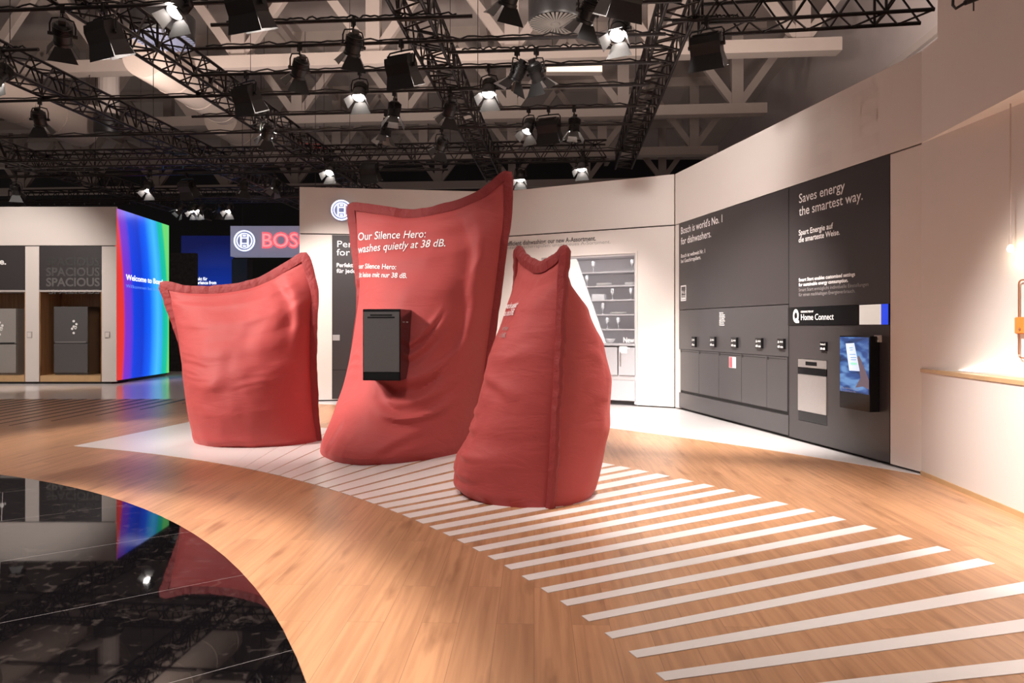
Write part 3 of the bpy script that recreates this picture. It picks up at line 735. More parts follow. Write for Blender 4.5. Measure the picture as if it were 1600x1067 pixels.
        me = mb.mesh('cover', 'fabric', smooth=True)
        link('cover', me, s.root)
        # flange
        path = [(-1, j/90) for j in range(91)]+[(-1+2*j/90, 1) for j in range(1, 91)]+[(1, 1-j/90) for j in range(1, 91)]
        P = [s.pos(a, v) for a, v in path]; fm = MB(); vs = []; fs = []
        cen = s.pos(0, .45); cen.y = 0
        m_ = len(P)
        for k, p in enumerate(P):
            tn = P[min(k+2, m_-1)]-P[max(k-2, 0)]; tn.y = 0; tn.normalize(); nrm = Vector((-tn.z, 0, tn.x))
            if nrm.dot(Vector((p.x-cen.x, 0, p.z-cen.z))) < 0: nrm = -nrm
            wv = .085+.012*noise.noise(Vector((k*.13, s.seed, 0)))
            if path[k][1] < .25: wv = .05+.035*path[k][1]/.25
            if s.fl: wv *= s.fl(*path[k])
            wob = .014*noise.noise(Vector((k*.3, s.seed+2, 1))); th = s.th
            for off, y in ((-.03, -th*1.3), (wv*.5, -th*1.5+wob), (wv, -th*.5+wob), (wv, th*.5+wob), (wv*.5, th*1.5+wob), (-.03, th*1.3)):
                q = p+nrm*off+Vector((0, y, 0)); q.z = max(q.z, .0); vs.append(q)
        for k in range(m_-1):
            for i in range(6): fs.append((k*6+i, k*6+(i+1) % 6, (k+1)*6+(i+1) % 6, (k+1)*6+i))
        fs += [tuple(range(6)), tuple((m_-1)*6+i for i in range(6))]
        fm.add(vs, fs); link('seam_flange', fm.mesh('seam_flange', 'seam', smooth=True), s.root)
    def text(s, body, u0, z0, cap, width, m='text_w', bold=0, slope=0, side=-1):
        vs, fs = text_xz(body, cap, width, bold); out = []
        for x, z in vs:
            a, v = s.invert(u0+x, z0+z+slope*x); h = .003
            p = s.pos(a, v, side); out.append(p+Vector((0, -.012, 0)))
        mb = MB(); mb.add(out, fs); return mb.build('lettering', m, s.root)

def uzlist(pl, pts):
    o = []
    for k, (px, py) in enumerate(pts):
        o.append((pl.u(px), max(0.0, pl.z(px, py)) if k else 0.0))
    return o
# left cushion
pl = Plane(gp(303, 9.30), gp(502, 9.22))
c1 = Cushion('giant_cushion', 'giant red upright cushion standing alone at the left without lettering', pl,
    uzlist(pl, [(308, 690), (300, 640), (287, 570), (276, 510), (264, 465), (257, 448)]),
    uzlist(pl, [(497, 690), (489, 640), (485, 570), (486, 500), (488, 460), (482, 430), (474, 404)]),
    uzlist(pl, [(257, 448), (262, 449), (300, 455), (350, 454), (400, 444), (440, 424), (474, 404)])[0:0] or
    [(pl.u(px), pl.z(px, py)) for px, py in [(257, 448), (290, 455), (340, 456), (395, 447), (438, 426), (474, 404)]],
    [(0, .60), (.06, .66), (.22, .76), (.38, .74), (.55, .60), (.75, .40), (.88, .22), (.96, .08), (1, 0)],
    [(0, .60), (.1, .68), (.3, .66), (.6, .48), (.85, .22), (1, 0)],
    [(-.80, .52, -.30, .50, .02, .010, .03), (-.85, .47, -.45, .45, .01, .008, .025), (-.7, .43, -.2, .42, -.01, .006, .025), (.15, .42, .6, .40, .02, .005, .025), (.1, .36, .55, .37, .02, .005, .025),
     (-.9, .57, -.5, .56, .01, .006, .02), (.55, .96, .78, .55, .06, .045, .10), (-.3, .30, .5, .44, .05, .015, .12)], seed=1.3, gp=(2.0, .55, .28), fl=lambda a, v: max(.25, min(1, (v-.55)/.3)) if a < 0 else 1)
# middle cushion
pl = Plane(gp(517, 9.22), gp(748, 8.86))
R2 = [(750, 700), (752, 640), (760, 560), (772, 470), (782, 390), (790, 330), (792, 275)]
L2 = [(517, 690), (531, 640), (545, 580), (557, 500), (562, 440), (557, 380), (551, 325)]
c2 = Cushion('giant_cushion', 'tallest red upright cushion in the middle with white lettering and a built-in dishwasher', pl,
    uzlist(pl, L2), uzlist(pl, R2),
    [(pl.u(px), pl.z(px, py)) for px, py in [(551, 325), (600, 332), (645, 337), (700, 327), (750, 309), (792, 275)]],
    [(0, 1.56), (.05, 1.53), (.15, 1.30), (.30, .95), (.45, .80), (.62, .66), (.78, .44), (.9, .22), (.96, .09), (1, 0)],
    [(0, .7), (.3, .66), (.6, .5), (.85, .25), (1, 0)],
    [(-.12, .30, .62, .33, -.10, .075, .055), (-.05, .24, .7, .24, -.10, .07, .055), (.0, .18, .8, .17, -.09, .06, .055), (-.05, .36, .45, .47, -.08, .045, .045), (-.02, .40, .4, .53, -.06, .035, .04), (.05, .27, .5, .29, -.06, .03, .03), (.1, .21, .6, .20, -.06, .03, .03),
     (-.85, .32, -.55, .34, .02, .018, .03), (-.85, .36, -.6, .37, .02, .014, .03), (-.5, .02, -.42, .14, 0, .03, .05), (-.15, .01, -.12, .12, 0, .02, .05), (.2, .03, .65, .10, .03, .03, .05),
     (.30, .97, .62, .62, .10, .06, .12), (.62, .62, .55, .34, .08, .07, .12)], seed=4.1, gp=(1.7, .60, .25), fl=lambda a, v: max(.2, min(1, (v-.5)/.3)) if a < 0 else 1)
# right cushion, seen on its seam
A3, B3 = Vector((.03, 7.15)), Vector((.315, 5.83))
pl = Plane(A3, B3)
ln = pl.len
c3 = Cushion('giant_cushion', 'red upright cushion in front at the right, its side seam turned to the viewer', pl,
    [(.06, 0), (.03, .5), (0, 1.0), (0, 1.5), (.02, 1.9), (.02, 2.25)],
    [(ln, 0), (ln+.01, .5), (ln, 1.0), (ln-.02, 1.5), (ln-.04, 1.9), (ln-.02, 2.10)],
    [(.02, 2.25), (.3, 2.12), (ln*.5, 2.02), (ln*.8, 2.04), (ln-.02, 2.10)],
    [(0, .67), (.05, .71), (.16, .71), (.27, .60), (.4, .52), (.6, .44), (.8, .26), (.93, .10), (1, 0)],
    [(0, .55), (.08, .60), (.3, .68), (.5, .68), (.65, .60), (.8, .42), (.92, .2), (1, 0)],
    [(-.6, .40, .3, .34, -.05, .03, .05), (-.55, .34, .35, .27, -.05, .03, .05), (-.2, .20, .7, .17, -.03, .02, .04), (-.3, .11, .6, .08, -.02, .02, .04), (-.6, .28, .2, .22, -.04, .02, .04), (.2, .5, .8, .42, .03, .02, .06)],
    lean=lambda a, v: .10*v*(a+1)/2+.03*v, gp=(2.4, .55, .2), seed=8.7, th=.028, skew=.28)
# lettering on the middle and right cushions
def lettering(c, body, p0, p1, cap, m='text_w', bold=.004, back=0.0, a0=0.0):
    q0 = c.find(*p0, a=a0); q1 = c.find(*p1, a=a0); d = q1-q0; q0 = q0-d*back; w = (q1-q0).x
    c.text(body, q0.x, q0.y, cap, w, m, bold, slope=d.y/d.x)
lettering(c2, 'Our Silence Hero:', (560, 376), (665, 371), .100)
lettering(c2, 'washes quietly at 38 dB.', (557.5, 396), (696, 385), .100)
lettering(c2, 'Unser Silence Hero:', (569, 419.5), (619, 421), .062, bold=.01, back=.44)
lettering(c2, 'spült leise mit nur 38 dB.', (569, 433), (636, 434.5), .062, bold=.01, back=.33)
def lettering_end(c, body, p1, cap, width, m, bold, a0):
    q = c.find(*p1, a=a0); c.text(body, q.x-width, q.y, cap, width, m, bold)
lettering_end(c3, 'washes quietly at', (808, 480), .055, .50, 'text_w', .012, -.2); lettering_end(c3, 'as quiet as 38 dB.', (804, 492), .055, .50, 'text_w', .012, -.2)
lettering_end(c3, 'wäscht leise', (794, 516), .040, .36, 'text_g', 0, -.2); lettering_end(c3, 'mit 38 dB.', (791, 527), .040, .30, 'text_g', 0, -.2)

# dishwasher built into the middle cushion
yaw = math.radians(-5)
t = thing('dishwasher', 'slim dark steel dishwasher jutting out of the middle red cushion', 'dishwasher', W(566, 594.5, 7.78), yaw)
w_, h_, d_ = .425, .79, .62
MB().box(0, w_, .02, d_, 0, h_).build('housing', 'gloss_black', t, bevel=.004)
dd = MB().box(.012, w_-.008, 0, .02, .095, h_-.03).build('door', 'darksteel', t, bevel=.003)
MB().box(.06, w_-.06, -.003, .0, h_-.10, h_-.085).build('handle_recess', 'gloss_black', dd)
MB().box(.09, w_-.09, -.002, .0, h_-.075, h_-.06).build('control_display', 'gloss_black', dd)
MB().box(.012, w_-.012, .004, .02, .012, .088).build('kick_plate', 'gloss_black', t)
sl = MB()
for q in range(2): sl.box(w_, w_+.002, .12+q*.16, .22+q*.16, h_-.15, h_-.135)
sl.build('side_label', 'text_g', t)

# ------------------------------------------------------------------ left wall with fridge niches
PL = Plane((-18.5, 18.35), ((182-800)/FPX*18.35, 18.35))
lw = PL.len
zt, zm, zh = 4.62, 3.60, 2.40
n0, n1 = PL.u(61), PL.u(159); m1 = PL.u(39.5); m0 = PL.u(-75)
def wl_(x0, x1, z0, z1, nm='wall_left', m='white', y0=0, y1=.9): return struct(MB().box(x0, x1, y0, y1, z0, z1), nm, m, loc=PL.a, rotz=PL.rot)
wl_(0, lw, zm+.012, zt, 'trim_6', y1=.045); wl_(0, m0, .06, zm-.012); wl_(m1, n0, .06, zm-.012); wl_(n1, lw, .06, zm-.012, y1=.045)
wl_(.02, lw-.16, 0, .06, 'trim_7', 'groove', .04, .85); wl_(.02, lw-.02, zm-.012, zm+.012, 'trim_7', 'groove', .03, .04)
for (x0, x1, lab, body) in ((m0, m1, 'black header board over the left fridge niche, ending in white letters', 'see.'), (n0, n1, 'dark header board with fading SPACIOUS rows over the right fridge niche', None)):
    t = thing('header_board', lab, 'board', PL.a, PL.rot)
    MB().box(x0, x1, .02, .06, zh+.06, zm-.012).build('board', 'panel', t)
    if body: PL.text('lettering', body, -14, 413, 9.5, 9, 'text_w', t, off=.014, bold=.03)
    else:
        for q, (py, cc) in enumerate(((415, .028), (431, .06), (447, .10), (459, .045))):
            mm = mat('fading_letter', (cc, cc*.93, cc*.9), .5, noise_amt=.02)
            PL.text('lettering', 'SPACIOUS', (72, 72, 72, 76)[q], py, 156, 12.5 if q < 3 else 7, mm, t, off=.014, bold=.03)
for (x0, x1, lab) in ((m0, m1, 'left oak-lined fridge niche cut by the frame edge'), (n0, n1, 'right oak-lined fridge niche between two white pillars')):
    t = thing('niche', lab, 'niche', PL.a, PL.rot)
    MB().box(x0+.004, x1-.004, .86, .89, .06, zh).build('back_board', 'niche_wood', t)
    MB().box(x0+.004, x0+.03, .01, .86, .06, zh).build('side_board', 'niche_wood', t); MB().box(x1-.03, x1-.004, .01, .86, .06, zh).build('side_board', 'niche_wood', t)
    MB().box(x0+.004, x1-.004, .0, .89, zh, zh+.05).build('top_board', 'peg', t)
    MB().box(x0+.03, x1-.03, .0, .86, .06, .22).build('plinth', 'plinth_wood', t)
def fridge(lab, px0, px1, py, m, off):
    u0 = PL.u(px0, off); u1 = PL.u(px1, off); h = PL.z(px0, py, off)-.221
    t = thing('fridge', lab, 'fridge', PL.pt(u0, off, .221), PL.rot); w = u1-u0
    MB().box(0, w, .05, .55, 0, h).build('housing', m, t, bevel=.005)
    g = h*.46
    o = MB().box(0, w, 0, .045, g+.02, h).build('door', m, t, bevel=.006); MB().box(.04, w-.04, -.01, 0, g+.02, g+.05).build('handle', 'steel' if m != 'silver' else 'groove', o)
    s = MB()
    for k in range(7): a = k*.9; s.cyl((w*.62+.12*math.cos(a)*(k % 3+.6)/2.6, -.006, h*.70+.16*math.sin(a)*(k % 3+.6)/2.6), (w*.62+.12*math.cos(a)*(k % 3+.6)/2.6, -.001, h*.70+.16*math.sin(a)*(k % 3+.6)/2.6), .035, n=6)
    s.build('snow_sticker', 'text_w', o)
    MB().box(0, w, 0, .045, .05, g).build('freezer_door', m, t, bevel=.006)
fridge('black fridge-freezer in the right oak-lined niche', 84, 137, 479, 'darksteel', .25)
fridge('pale steel fridge-freezer at the left frame edge in the left niche', -38, 25, 482, 'silver', .2)
for px, lab in ((46.5, 'small square touch panel on the white pillar between the niches'), (168, 'small square touch panel on the white pillar beside the colour wall')):
    t = thing('touch_panel', lab, 'switch', PL.a, PL.rot, 'touch panels on the left wall pillars')
    b_ = MB().box(PL.u(px-4), PL.u(px+4), -.02, 0, PL.z(px, 528), PL.z(px, 518)).build('plate', 'peg', t, bevel=.004)
    MB().box(PL.u(px-2.8), PL.u(px+2.8), -.023, -.02, PL.z(px, 526.5), PL.z(px, 519.5)).build('button', 'white', b_)

# colour wall
PE = Plane(((182.5-800)/FPX*18.36, 18.36), ((264-800)/FPX*21.5, 21.5))
def ledwall():
    m = mat('colour_wall', (.02, .02, .02), .3); n, L, b = nodes_of(m)
    t = n.new('ShaderNodeTexCoord'); s = n.new('ShaderNodeSeparateXYZ'); L.new(t.outputs['Object'], s.inputs[0])
    d = n.new('ShaderNodeMath'); d.operation = 'DIVIDE'; d.inputs[1].default_value = PE.len; L.new(s.outputs['X'], d.inputs[0])
    # bands bow slightly with height
    z1 = n.new('ShaderNodeMath'); z1.operation = 'SUBTRACT'; z1.inputs[1].default_value = 1.6; L.new(s.outputs['Z'], z1.inputs[0])
    z2 = n.new('ShaderNodeMath'); z2.operation = 'MULTIPLY'; L.new(z1.outputs[0], z2.inputs[0]); L.new(z1.outputs[0], z2.inputs[1])
    z3 = n.new('ShaderNodeMath'); z3.operation = 'MULTIPLY_ADD'; z3.inputs[1].default_value = .015; L.new(z2.outputs[0], z3.inputs[0]); L.new(d.outputs[0], z3.inputs[2])
    rp = n.new('ShaderNodeValToRGB'); e = rp.color_ramp.elements
    cols = [(0, (.75, .035, .03)), (.11, (.75, .035, .03)), (.15, (.22, .03, .55)), (.24, (.14, .035, .65)), (.30, (.005, .05, .72)), (.46, (.004, .04, .60)), (.50, (.002, .07, .78)), (.60, (.004, .12, .9)),
            (.66, (.02, .28, .95)), (.76, (.06, .50, .95)), (.84, (.03, .42, .85)), (.88, (.005, .50, .36)), (.96, (.01, .55, .34)), (.985, (.12, .65, .16)), (1, (.16, .68, .18))]
    e[0].position = 0; e[0].color = (*cols[0][1], 1); e[1].position = 1; e[1].color = (*cols[-1][1], 1)
    for p, c in cols[1:-1]:
        k = e.new(p); k.color = (*c, 1)
    L.new(z3.outputs[0], rp.inputs[0]); L.new(rp.outputs[0], b.inputs['Emission Color']); b.inputs['Emission Strength'].default_value = .78
    return m
M['led'] = ledwall()
t = thing('colour_screen_wall', 'tall lit wall of vertical rainbow bands with Welcome lettering beside the white fridge wall', 'screen', PE.a, PE.rot)
MB().box(.12, PE.len, .05, .3, .05, 4.6).build('housing', 'groove', t)
MB().box(.0, PE.len, .0, .05, .09, 4.58).build('screen', 'led', t)
PE.text('lettering', 'Welcome to Bosch', 197, 437, 256, 8.5, 'text_lit', t, off=-.01, bold=.02)
PE.text('lettering', 'Willkommen bei Bosch', 197, 449, 252, 5, mat('pale_blue_lettering', (.2, .35, .7), .5, emit=(.1, .25, .8), estr=.8), t, off=-.01)

# far background
t = thing('backdrop', 'deep blue backdrop board with small white lettering far behind the left cushion', 'backdrop', W(262, 510, 26) - Vector((0, 0, CAMZ)))
bw = (362-262)/FPX*26
def bluemat():
    m = mat('blue_backdrop', (.004, .008, .05), .5); n, L, b = nodes_of(m); t = n.new('ShaderNodeTexCoord')
    g = n.new('ShaderNodeVectorMath'); g.operation = 'DISTANCE'; g.inputs[1].default_value = (1.9, 0, 2.0); L.new(t.outputs['Object'], g.inputs[0])
    r = n.new('ShaderNodeValToRGB'); e = r.color_ramp.elements; e[0].position = .0; e[0].color = (.004, .03, .30, 1); e[1].position = 1; e[1].color = (.0015, .004, .045, 1)
    dv = n.new('ShaderNodeMath'); dv.operation = 'DIVIDE'; dv.inputs[1].default_value = 2.6; L.new(g.outputs['Value'], dv.inputs[0]); L.new(dv.outputs[0], r.inputs[0])
    L.new(r.outputs[0], b.inputs['Emission Color']); b.inputs['Emission Strength'].default_value = 1; return m
MB().box(.5, bw, 0, .15, 0, 4.85).build('board', bluemat(), t)
PF = Plane(tuple(t.location[:2]), (0, 26)); PF.rot = 0
PF.text('lettering', 'Perfekt für', 299, 438, 324, 5, 'text_lit', t, off=-.01, bold=.02); PF.text('lettering', 'Experience from', 299, 444, 338, 5, 'text_lit', t, off=-.01, bold=.03)
t = thing('partition', 'dark speckled partition between the colour wall and the blue backdrop', 'partition', ((263-800)/FPX*23.5, 23.5, 0)); MB().box(-.2, .9, 0, .2, 0, 3.95).build('board', 'speck', t)
t = thing('sign_box', 'hanging grey sign box with lit ring logo and red BOSCH letters', 'sign', W(360, 510, 22)-Vector((0, 0, CAMZ)))
PG = Plane(tuple(t.location[:2]), (0, 22)); PG.rot = 0
sz0, sz1 = PG.z(400, 400.5), PG.z(400, 353)
MB().box(0, 3.6, 0, .4, sz0, sz1).build('box', 'sign', t)
armature(t, PG.u(383), PG.z(383, 376.5), .33, -.05, 'logo_lit', 'logo_back')
vs, fs = text_xz('BOSCH', .44, 2.0, .05); mb = MB(); u0 = PG.u(410); zb = PG.z(410, 386.5)
mb.add([(u0+x, -.04, zb+z) for x, z in vs], fs); mb.build('letters', 'logo_red', t)
vs, fs = text_xz('BOSCH', .41, 1.98, .0); mb = MB(); mb.add([(u0+.02+x, -.045, zb+.015+z) for x, z in vs], fs); mb.build('letter_faces', 'logo_pink', t)
for x in (.3, 2.6): MB().cyl((x, .2, sz1), (x, .2, 9.5), .012, n=6).build('hanging_cable', 'black', t)
t = thing('column', 'dark square column under the hanging sign box', 'column', W(360, 510, 22.5)-Vector((0, 0, CAMZ))); MB().box(0, .5, .1, .6, 0, sz0-.02).build('shaft', 'curtain', t)

# ------------------------------------------------------------------ hall shell
struct(MB().box(-40, 24, -8, 60, 12.4, 12.6), 'ceiling', 'roof')
struct(MB().box(-40, 20, 46, 46.3, 0, 12.4), 'wall_far', 'darkwall')
hx0, hx1 = 9.6, 13.2
hw = Plane((9.1+.077*48, 48), (9.1, 0))
def hwall(z0, z1, nm, m, y0, y1): return struct(MB().box(0, hw.len+4, y0, y1, z0, z1), nm, m, loc=hw.a, rotz=hw.rot)
hwall(0, 12.4, 'wall_hall', 'hallwall', 0, .3)
hwall(6.9, 7.25, 'trim_8', 'beam', -.25, 0); hwall(8.6, 8.8, 'trim_8', 'roof', -.12, 0); hwall(5.4, 5.55, 'trim_8', 'roof', -.1, 0)
DV = Vector((85/1100., 1, 0)).normalized(); DX = Vector((DV.y, -DV.x, 0))
def girder(Y, lab, z=9.0):
    t = thing('roof_girder', lab, 'girder', (0, Y, 0), math.atan2(DX.y, DX.x), 'cream steel roof girders')
    x0, x1 = -30, (9.0 if Y < 40 else 10)
    MB().box(x0, x1, -.22, .22, z, z+.36).build('bottom_chord', 'beam', t)
    MB().box(x0, x1, -.16, .16, 12.0, 12.4).build('top_chord', 'beam', t)
    br = MB()
    for k, x in enumerate(range(-28, 10, 4)):
        MB().box(x-.2, x+.2, -.14, .14, z+.36, 12.0).build('post', 'brace', t)
        for sg in (-1, 1):
            a = Vector((x+sg*.1, 0, z+.4)); b_ = Vector((x+sg*2, 0, 12.0))
            d = (b_-a).normalized(); wv = Vector((-d.z, 0, d.x))*.13
            pts = [a-wv, b_-wv, b_+wv, a+wv]
            br.add([p+Vector((0, -.1, 0)) for p in pts]+[p+Vector((0, .1, 0)) for p in pts], [(0, 1, 2, 3), (7, 6, 5, 4), (0, 4, 5, 1), (1, 5, 6, 2), (2, 6, 7, 3), (3, 7, 4, 0)])
    br.build('braces', 'brace', t)
for Y, lab in ((14.3, 'cream roof girder nearest overhead, above the top of the photo'), (20.0, 'cream roof girder crossing just under the upper photo edge'), (25.6, 'second cream roof girder back, crossing behind the spotlights'),
               (31.5, 'third cream roof girder back, in the dim part of the hall'), (38.0, 'farthest cream roof girder, nearly lost in the dark')):
    girder(Y, lab)
for i, x in enumerate((-22, -15, -8, -1, 6)):
    struct(MB().box(x-.12, x+.12, -6, 45, 11.75, 12.0), 'trim_9', 'beam')
# ducts
def duct(px, py, Y0, Y1, r, lab):
    p = W(px, py, Y0); t = thing('air_duct', lab, 'duct', (p.x, p.y, 0))
    L_ = Y1-Y0; d = DV*L_
    MB().cyl((0, 0, p.z), (d.x, d.y, p.z), r, n=28).build('pipe', 'duct', t, smooth=True)
    for f in (.3, .62, .93): MB().cyl((d.x*f, d.y*f, p.z), (d.x*f+DV.x*.05, d.y*f+DV.y*.05, p.z), r*1.03, n=28).build('band', 'duct', t, smooth=True)
    for f in (.25, .75): MB().cyl((d.x*f, d.y*f, p.z+r), (d.x*f, d.y*f, 12.4), .012, n=6).build('hanger', 'black', t)
duct(225, 85, 19.0, 23.5, .62, 'round cream air duct left of centre behind the second truss')
duct(345, 185, 25.5, 30, .62, 'round cream air duct farther back below the left floodlight')
duct(-30, 135, 19.0, 23, .62, 'round cream air duct at the left photo edge')
def vent(px, py, Y, r, m, lab):
    p = W(px, py, Y); t = thing('air_diffuser', lab, 'air vent', (p.x, p.y, p.z))
    MB().lathe([(r*.95, .0), (r, .05), (r, .55), (r*.8, .6)], n=32).build('drum', 'black', t, smooth=True)
    s = MB()
    for k in range(36):
        a = 2*PI*k/36; ca, sa = math.cos(a), math.sin(a); w = .6*PI*r/36
        s.add([(r*.12*ca-.01*sa, r*.12*sa+.01*ca, -.02), (r*.12*ca+.01*sa, r*.12*sa-.01*ca, -.02), (r*.98*ca+w*sa, r*.98*sa-w*ca, -.02), (r*.98*ca-w*sa, r*.98*sa+w*ca, -.02)], [(0, 1, 2, 3)])
    s.cyl((0, 0, -.03), (0, 0, 0), r*.14, n=16); s.build('slats', m, t)
    MB().cyl((0, 0, .6), (0, 0, 12.39-p.z), .3, n=16).build('neck', 'roof', t)
vent(255, 62, 17.0, .72, 'bluevent', 'round bluish slatted air diffuser left of the second truss')
vent(868, 36, 15.5, .60, 'greyvent', 'round grey slatted air diffuser at the top behind the spotlights')
vent(170, 210, 22.0, .42, 'greyvent', 'small dark air diffuser under the left truss')
p = W(898, 113, 22); t = thing('hall_luminaire', 'long warm-lit rectangular luminaire under the roof right of centre', 'lamp', (p.x, p.y, p.z))
MB().box(-.9, .85, -.15, .15, -.05, .30).build('housing', 'beam', t); MB().box(-.88, .83, -.165, -.15, -.03, .22).build('diffuser', 'lum', t)
for x in (-.7, .7): MB().cyl((x, 0, .3), (x, 0, 12.4-p.z), .01, n=6).build('hanger', 'black', t)
p = W(140, 169, 21); t = thing('smoke_hood', 'small pale oval fitting hanging under the left truss', 'fitting', (p.x, p.y, p.z))
MB().lathe([(.1, .08), (.30, .03), (.33, 0), (.28, -.02)], n=24).build('shade', 'duct', t, smooth=True); MB().cyl((0, 0, .08), (0, 0, 12.4-p.z), .01, n=6).build('hanger', 'black', t)
p = W(489, 229, 26); t = thing('red_banner', 'red banner edge hanging far behind below the second truss', 'banner', (p.x, p.y, p.z))
MB().wallprism([(-.5, .14), (.45, .08), (.55, -.10), (.1, -.09)], 0, .05).build('cloth', 'red_cloth', t)
for x in (-.3, .4): MB().cyl((x, .02, .1), (x, .02, 12.4-p.z), .008, n=6).build('hanger', 'black', t)

# ------------------------------------------------------------------ trusses
TZ, TW = 5.42, .40
def truss(a, b, lab, hoists=(.25, .75), w=TW, h=TW):
    a = Vector(a); b = Vector(b); L_ = (b-a).length; d = (b-a).normalized()
    t = thing('truss', lab, 'truss', a, math.atan2(d.y, d.x))
    for y in (-w/2, w/2):
        for z in (0, h): MB().cyl((0, y, z), (L_, y, z), .026, n=8).build('chord', 'truss', t, smooth=True)
    br = MB(); n = int(L_/.5); s = L_/n
    for k in range(n):
        x0, x1 = k*s, (k+1)*s; xm = (x0+x1)/2
        for y in (-w/2, w/2):
            br.cyl((x0, y, 0), (xm, y, h), .014, n=5, caps=False); br.cyl((xm, y, h), (x1, y, 0), .014, n=5, caps=False)
        for z in (0, h):
            br.cyl((x0, -w/2, z), (xm, w/2, z), .014, n=5, caps=False); br.cyl((xm, w/2, z), (x1, -w/2, z), .014, n=5, caps=False)
        if k % 4 == 0:
            br.cyl((x0, -w/2, 0), (x0, w/2, 0), .018, n=6); br.cyl((x0, -w/2, h), (x0, w/2, h), .018, n=6)
            for y in (-w/2, w/2): br.cyl((x0, y, 0), (x0, y, h), .018, n=6)
    br.build('lattice', 'truss', t)
    for f in hoists:
        MB().cyl((L_*f, 0, h), (L_*f, 0, 9.0+3.39-a.z), .008, n=6).build('hoist_chain', 'black', t)
    return t
def along(x0, y0, y1): return (x0+y0*.0773, y0, TZ), (x0+y1*.0773, y1, TZ)
truss(*along(-13.3, 10, 26), 'black truss farthest left, passing above the fridge wall')
truss(*along(-8.75, 6, 24), 'black truss second from the left, crossing above the blue lit wall')
truss(*along(-6.0, 6, 24), 'black truss running from the top left of the photo down to the round wall logo')
truss(*along(-1.95, 5, 19), 'black truss above the middle cushion, steep in the photo')
truss(*along(1.42, 5, 17.5), 'black truss right of centre leaning left as it recedes')
a = W(1095, 47, 9.28); b = W(1446, 40, 9.0); truss((a.x, 9.3, TZ), (5.25, 8.9, TZ), 'short cross truss at the top right running to the tall white wall', (.5,), .4, .42)
truss((-12.5, 17.6, TZ), (2.2, 16.5, TZ), 'far cross truss low behind the cushions')
truss((-16, 22.6, TZ), (-5, 21.8, TZ), 'farthest cross truss above the hanging sign box')

# ------------------------------------------------------------------ pipes and lamps
PZ = 5.36
PIPES = {}
def pipe(key, Y0, px0, px1, lab, z=PZ, m='truss'):
    """pipe parallel to DX through (0, Y0)"""
    def at(px):
        k = (px-800)/FPX; X = k*Y0/(1+.0773*k); return X, Y0-.0773*X
    (xa, ya), (xb, yb) = at(px0), at(px1)
    t = thing('lighting_pipe', lab, 'pipe', (xa, ya, z), math.atan2(yb-ya, xb-xa), 'black lighting pipes')
    L_ = math.hypot(xb-xa, yb-ya)
    MB().cyl((0, 0, 0), (L_, 0, 0), .025, n=8).build('tube', m, t, smooth=True)
    cb = [(.2+(L_-.4)*i/60, .02*math.sin(i*1.3), .033+.018*abs(math.sin(i*.9))+.01*math.sin(i*2.3)) for i in range(61)]
    MB().tube(cb, .012, 5).build('power_cable', 'black', t)
    PIPES[key] = (at, z)
pipe('z', 7.5, -80, 1130, 'black lighting pipe just above the top of the photo')
pipe('a', 8.12, -80, 700, 'black lighting pipe along the upper left photo edge')
pipe('b', 8.72, 330, 738, 'black lighting pipe ending right of the steep middle truss')
pipe('c', 9.45, 300, 1040, 'black lighting pipe with the floodlight left of the middle truss')
pipe('d', 9.85, 700, 1035, 'black lighting pipe right of the middle truss, second row down')
pipe('e', 10.45, 300, 1030, 'black lighting pipe at the height of the warm luminaire')
pipe('f', 11.4, -60, 1015, 'black lighting pipe with pale sheen left of the right truss')
pipe('g', 12.5, 300, 1010, 'black lighting pipe below the cream girder in the middle')
pipe('h', 13.6, -40, 1005, 'black lighting pipe low in the middle over the cushions')
pipe('i', 15.6, -40, 1000, 'black lighting pipe just above the far cross truss')
pipe('j', 17.2, -40, 700, 'black lighting pipe carrying the bright far lamp at left')
pipe('k', 20.5, -60, 620, 'far black lighting pipe over the blue backdrop')

# lamp meshes (origin at the tilt axis, beam down -Z)
def fresnel_meshes():
    me = {}
    b = MB(); b.lathe([(.10, .20), (.125, .17), (.135, .05), (.13, -.10), (.145, -.11), (.145, -.15), (.12, -.15), (.115, -.12)], n=20)
    for k in range(5): b.lathe([(.14, .03+k*.028), (.15, .032+k*.028), (.15, .044+k*.028), (.14, .046+k*.028)], n=20)
    b.box(-.05, .05, -.05, .05, .19, .27); me['housing'] = b.mesh('housing', 'black', smooth=True)
    for s in ('lit', 'dim', 'off'):
        l = MB(); l.lathe([(.118, -.125), (.09, -.14), (.03, -.147)], n=20); me['lens_'+s] = l.mesh('lens', 'lamp_'+s, smooth=True)
    y = MB(); pts = [(-.18, 0, 0), (-.18, 0, .16), (-.15, 0, .25), (0, 0, .29), (.15, 0, .25), (.18, 0, .16), (.18, 0, 0)]; y.tube(pts, .014, 6)
    for sg in (-1, 1): y.cyl((sg*.13, 0, 0), (sg*.21, 0, 0), .03, n=10)
    me['yoke'] = y.mesh('yoke', 'black')
    for nm, wide in (('barn_door_w', 1), ('barn_door_n', 0)):
        d = MB(); a0, a1, ln_ = (.11, .22, .24) if wide else (.09, .13, .20)
        d.add([(-a0, 0, 0), (a0, 0, 0), (a1, 0, -ln_), (-a1, 0, -ln_), (-a0, .006, 0), (a0, .006, 0), (a1, .006, -ln_), (-a1, .006, -ln_)],
              [(0, 1, 2, 3), (7, 6, 5, 4), (0, 4, 5, 1), (1, 5, 6, 2), (2, 6, 7, 3), (3, 7, 4, 0)])
        me[nm] = d.mesh('barn_door', 'lamp_inside')
    me['spec'] = (.135, -.15, .135)
    return me
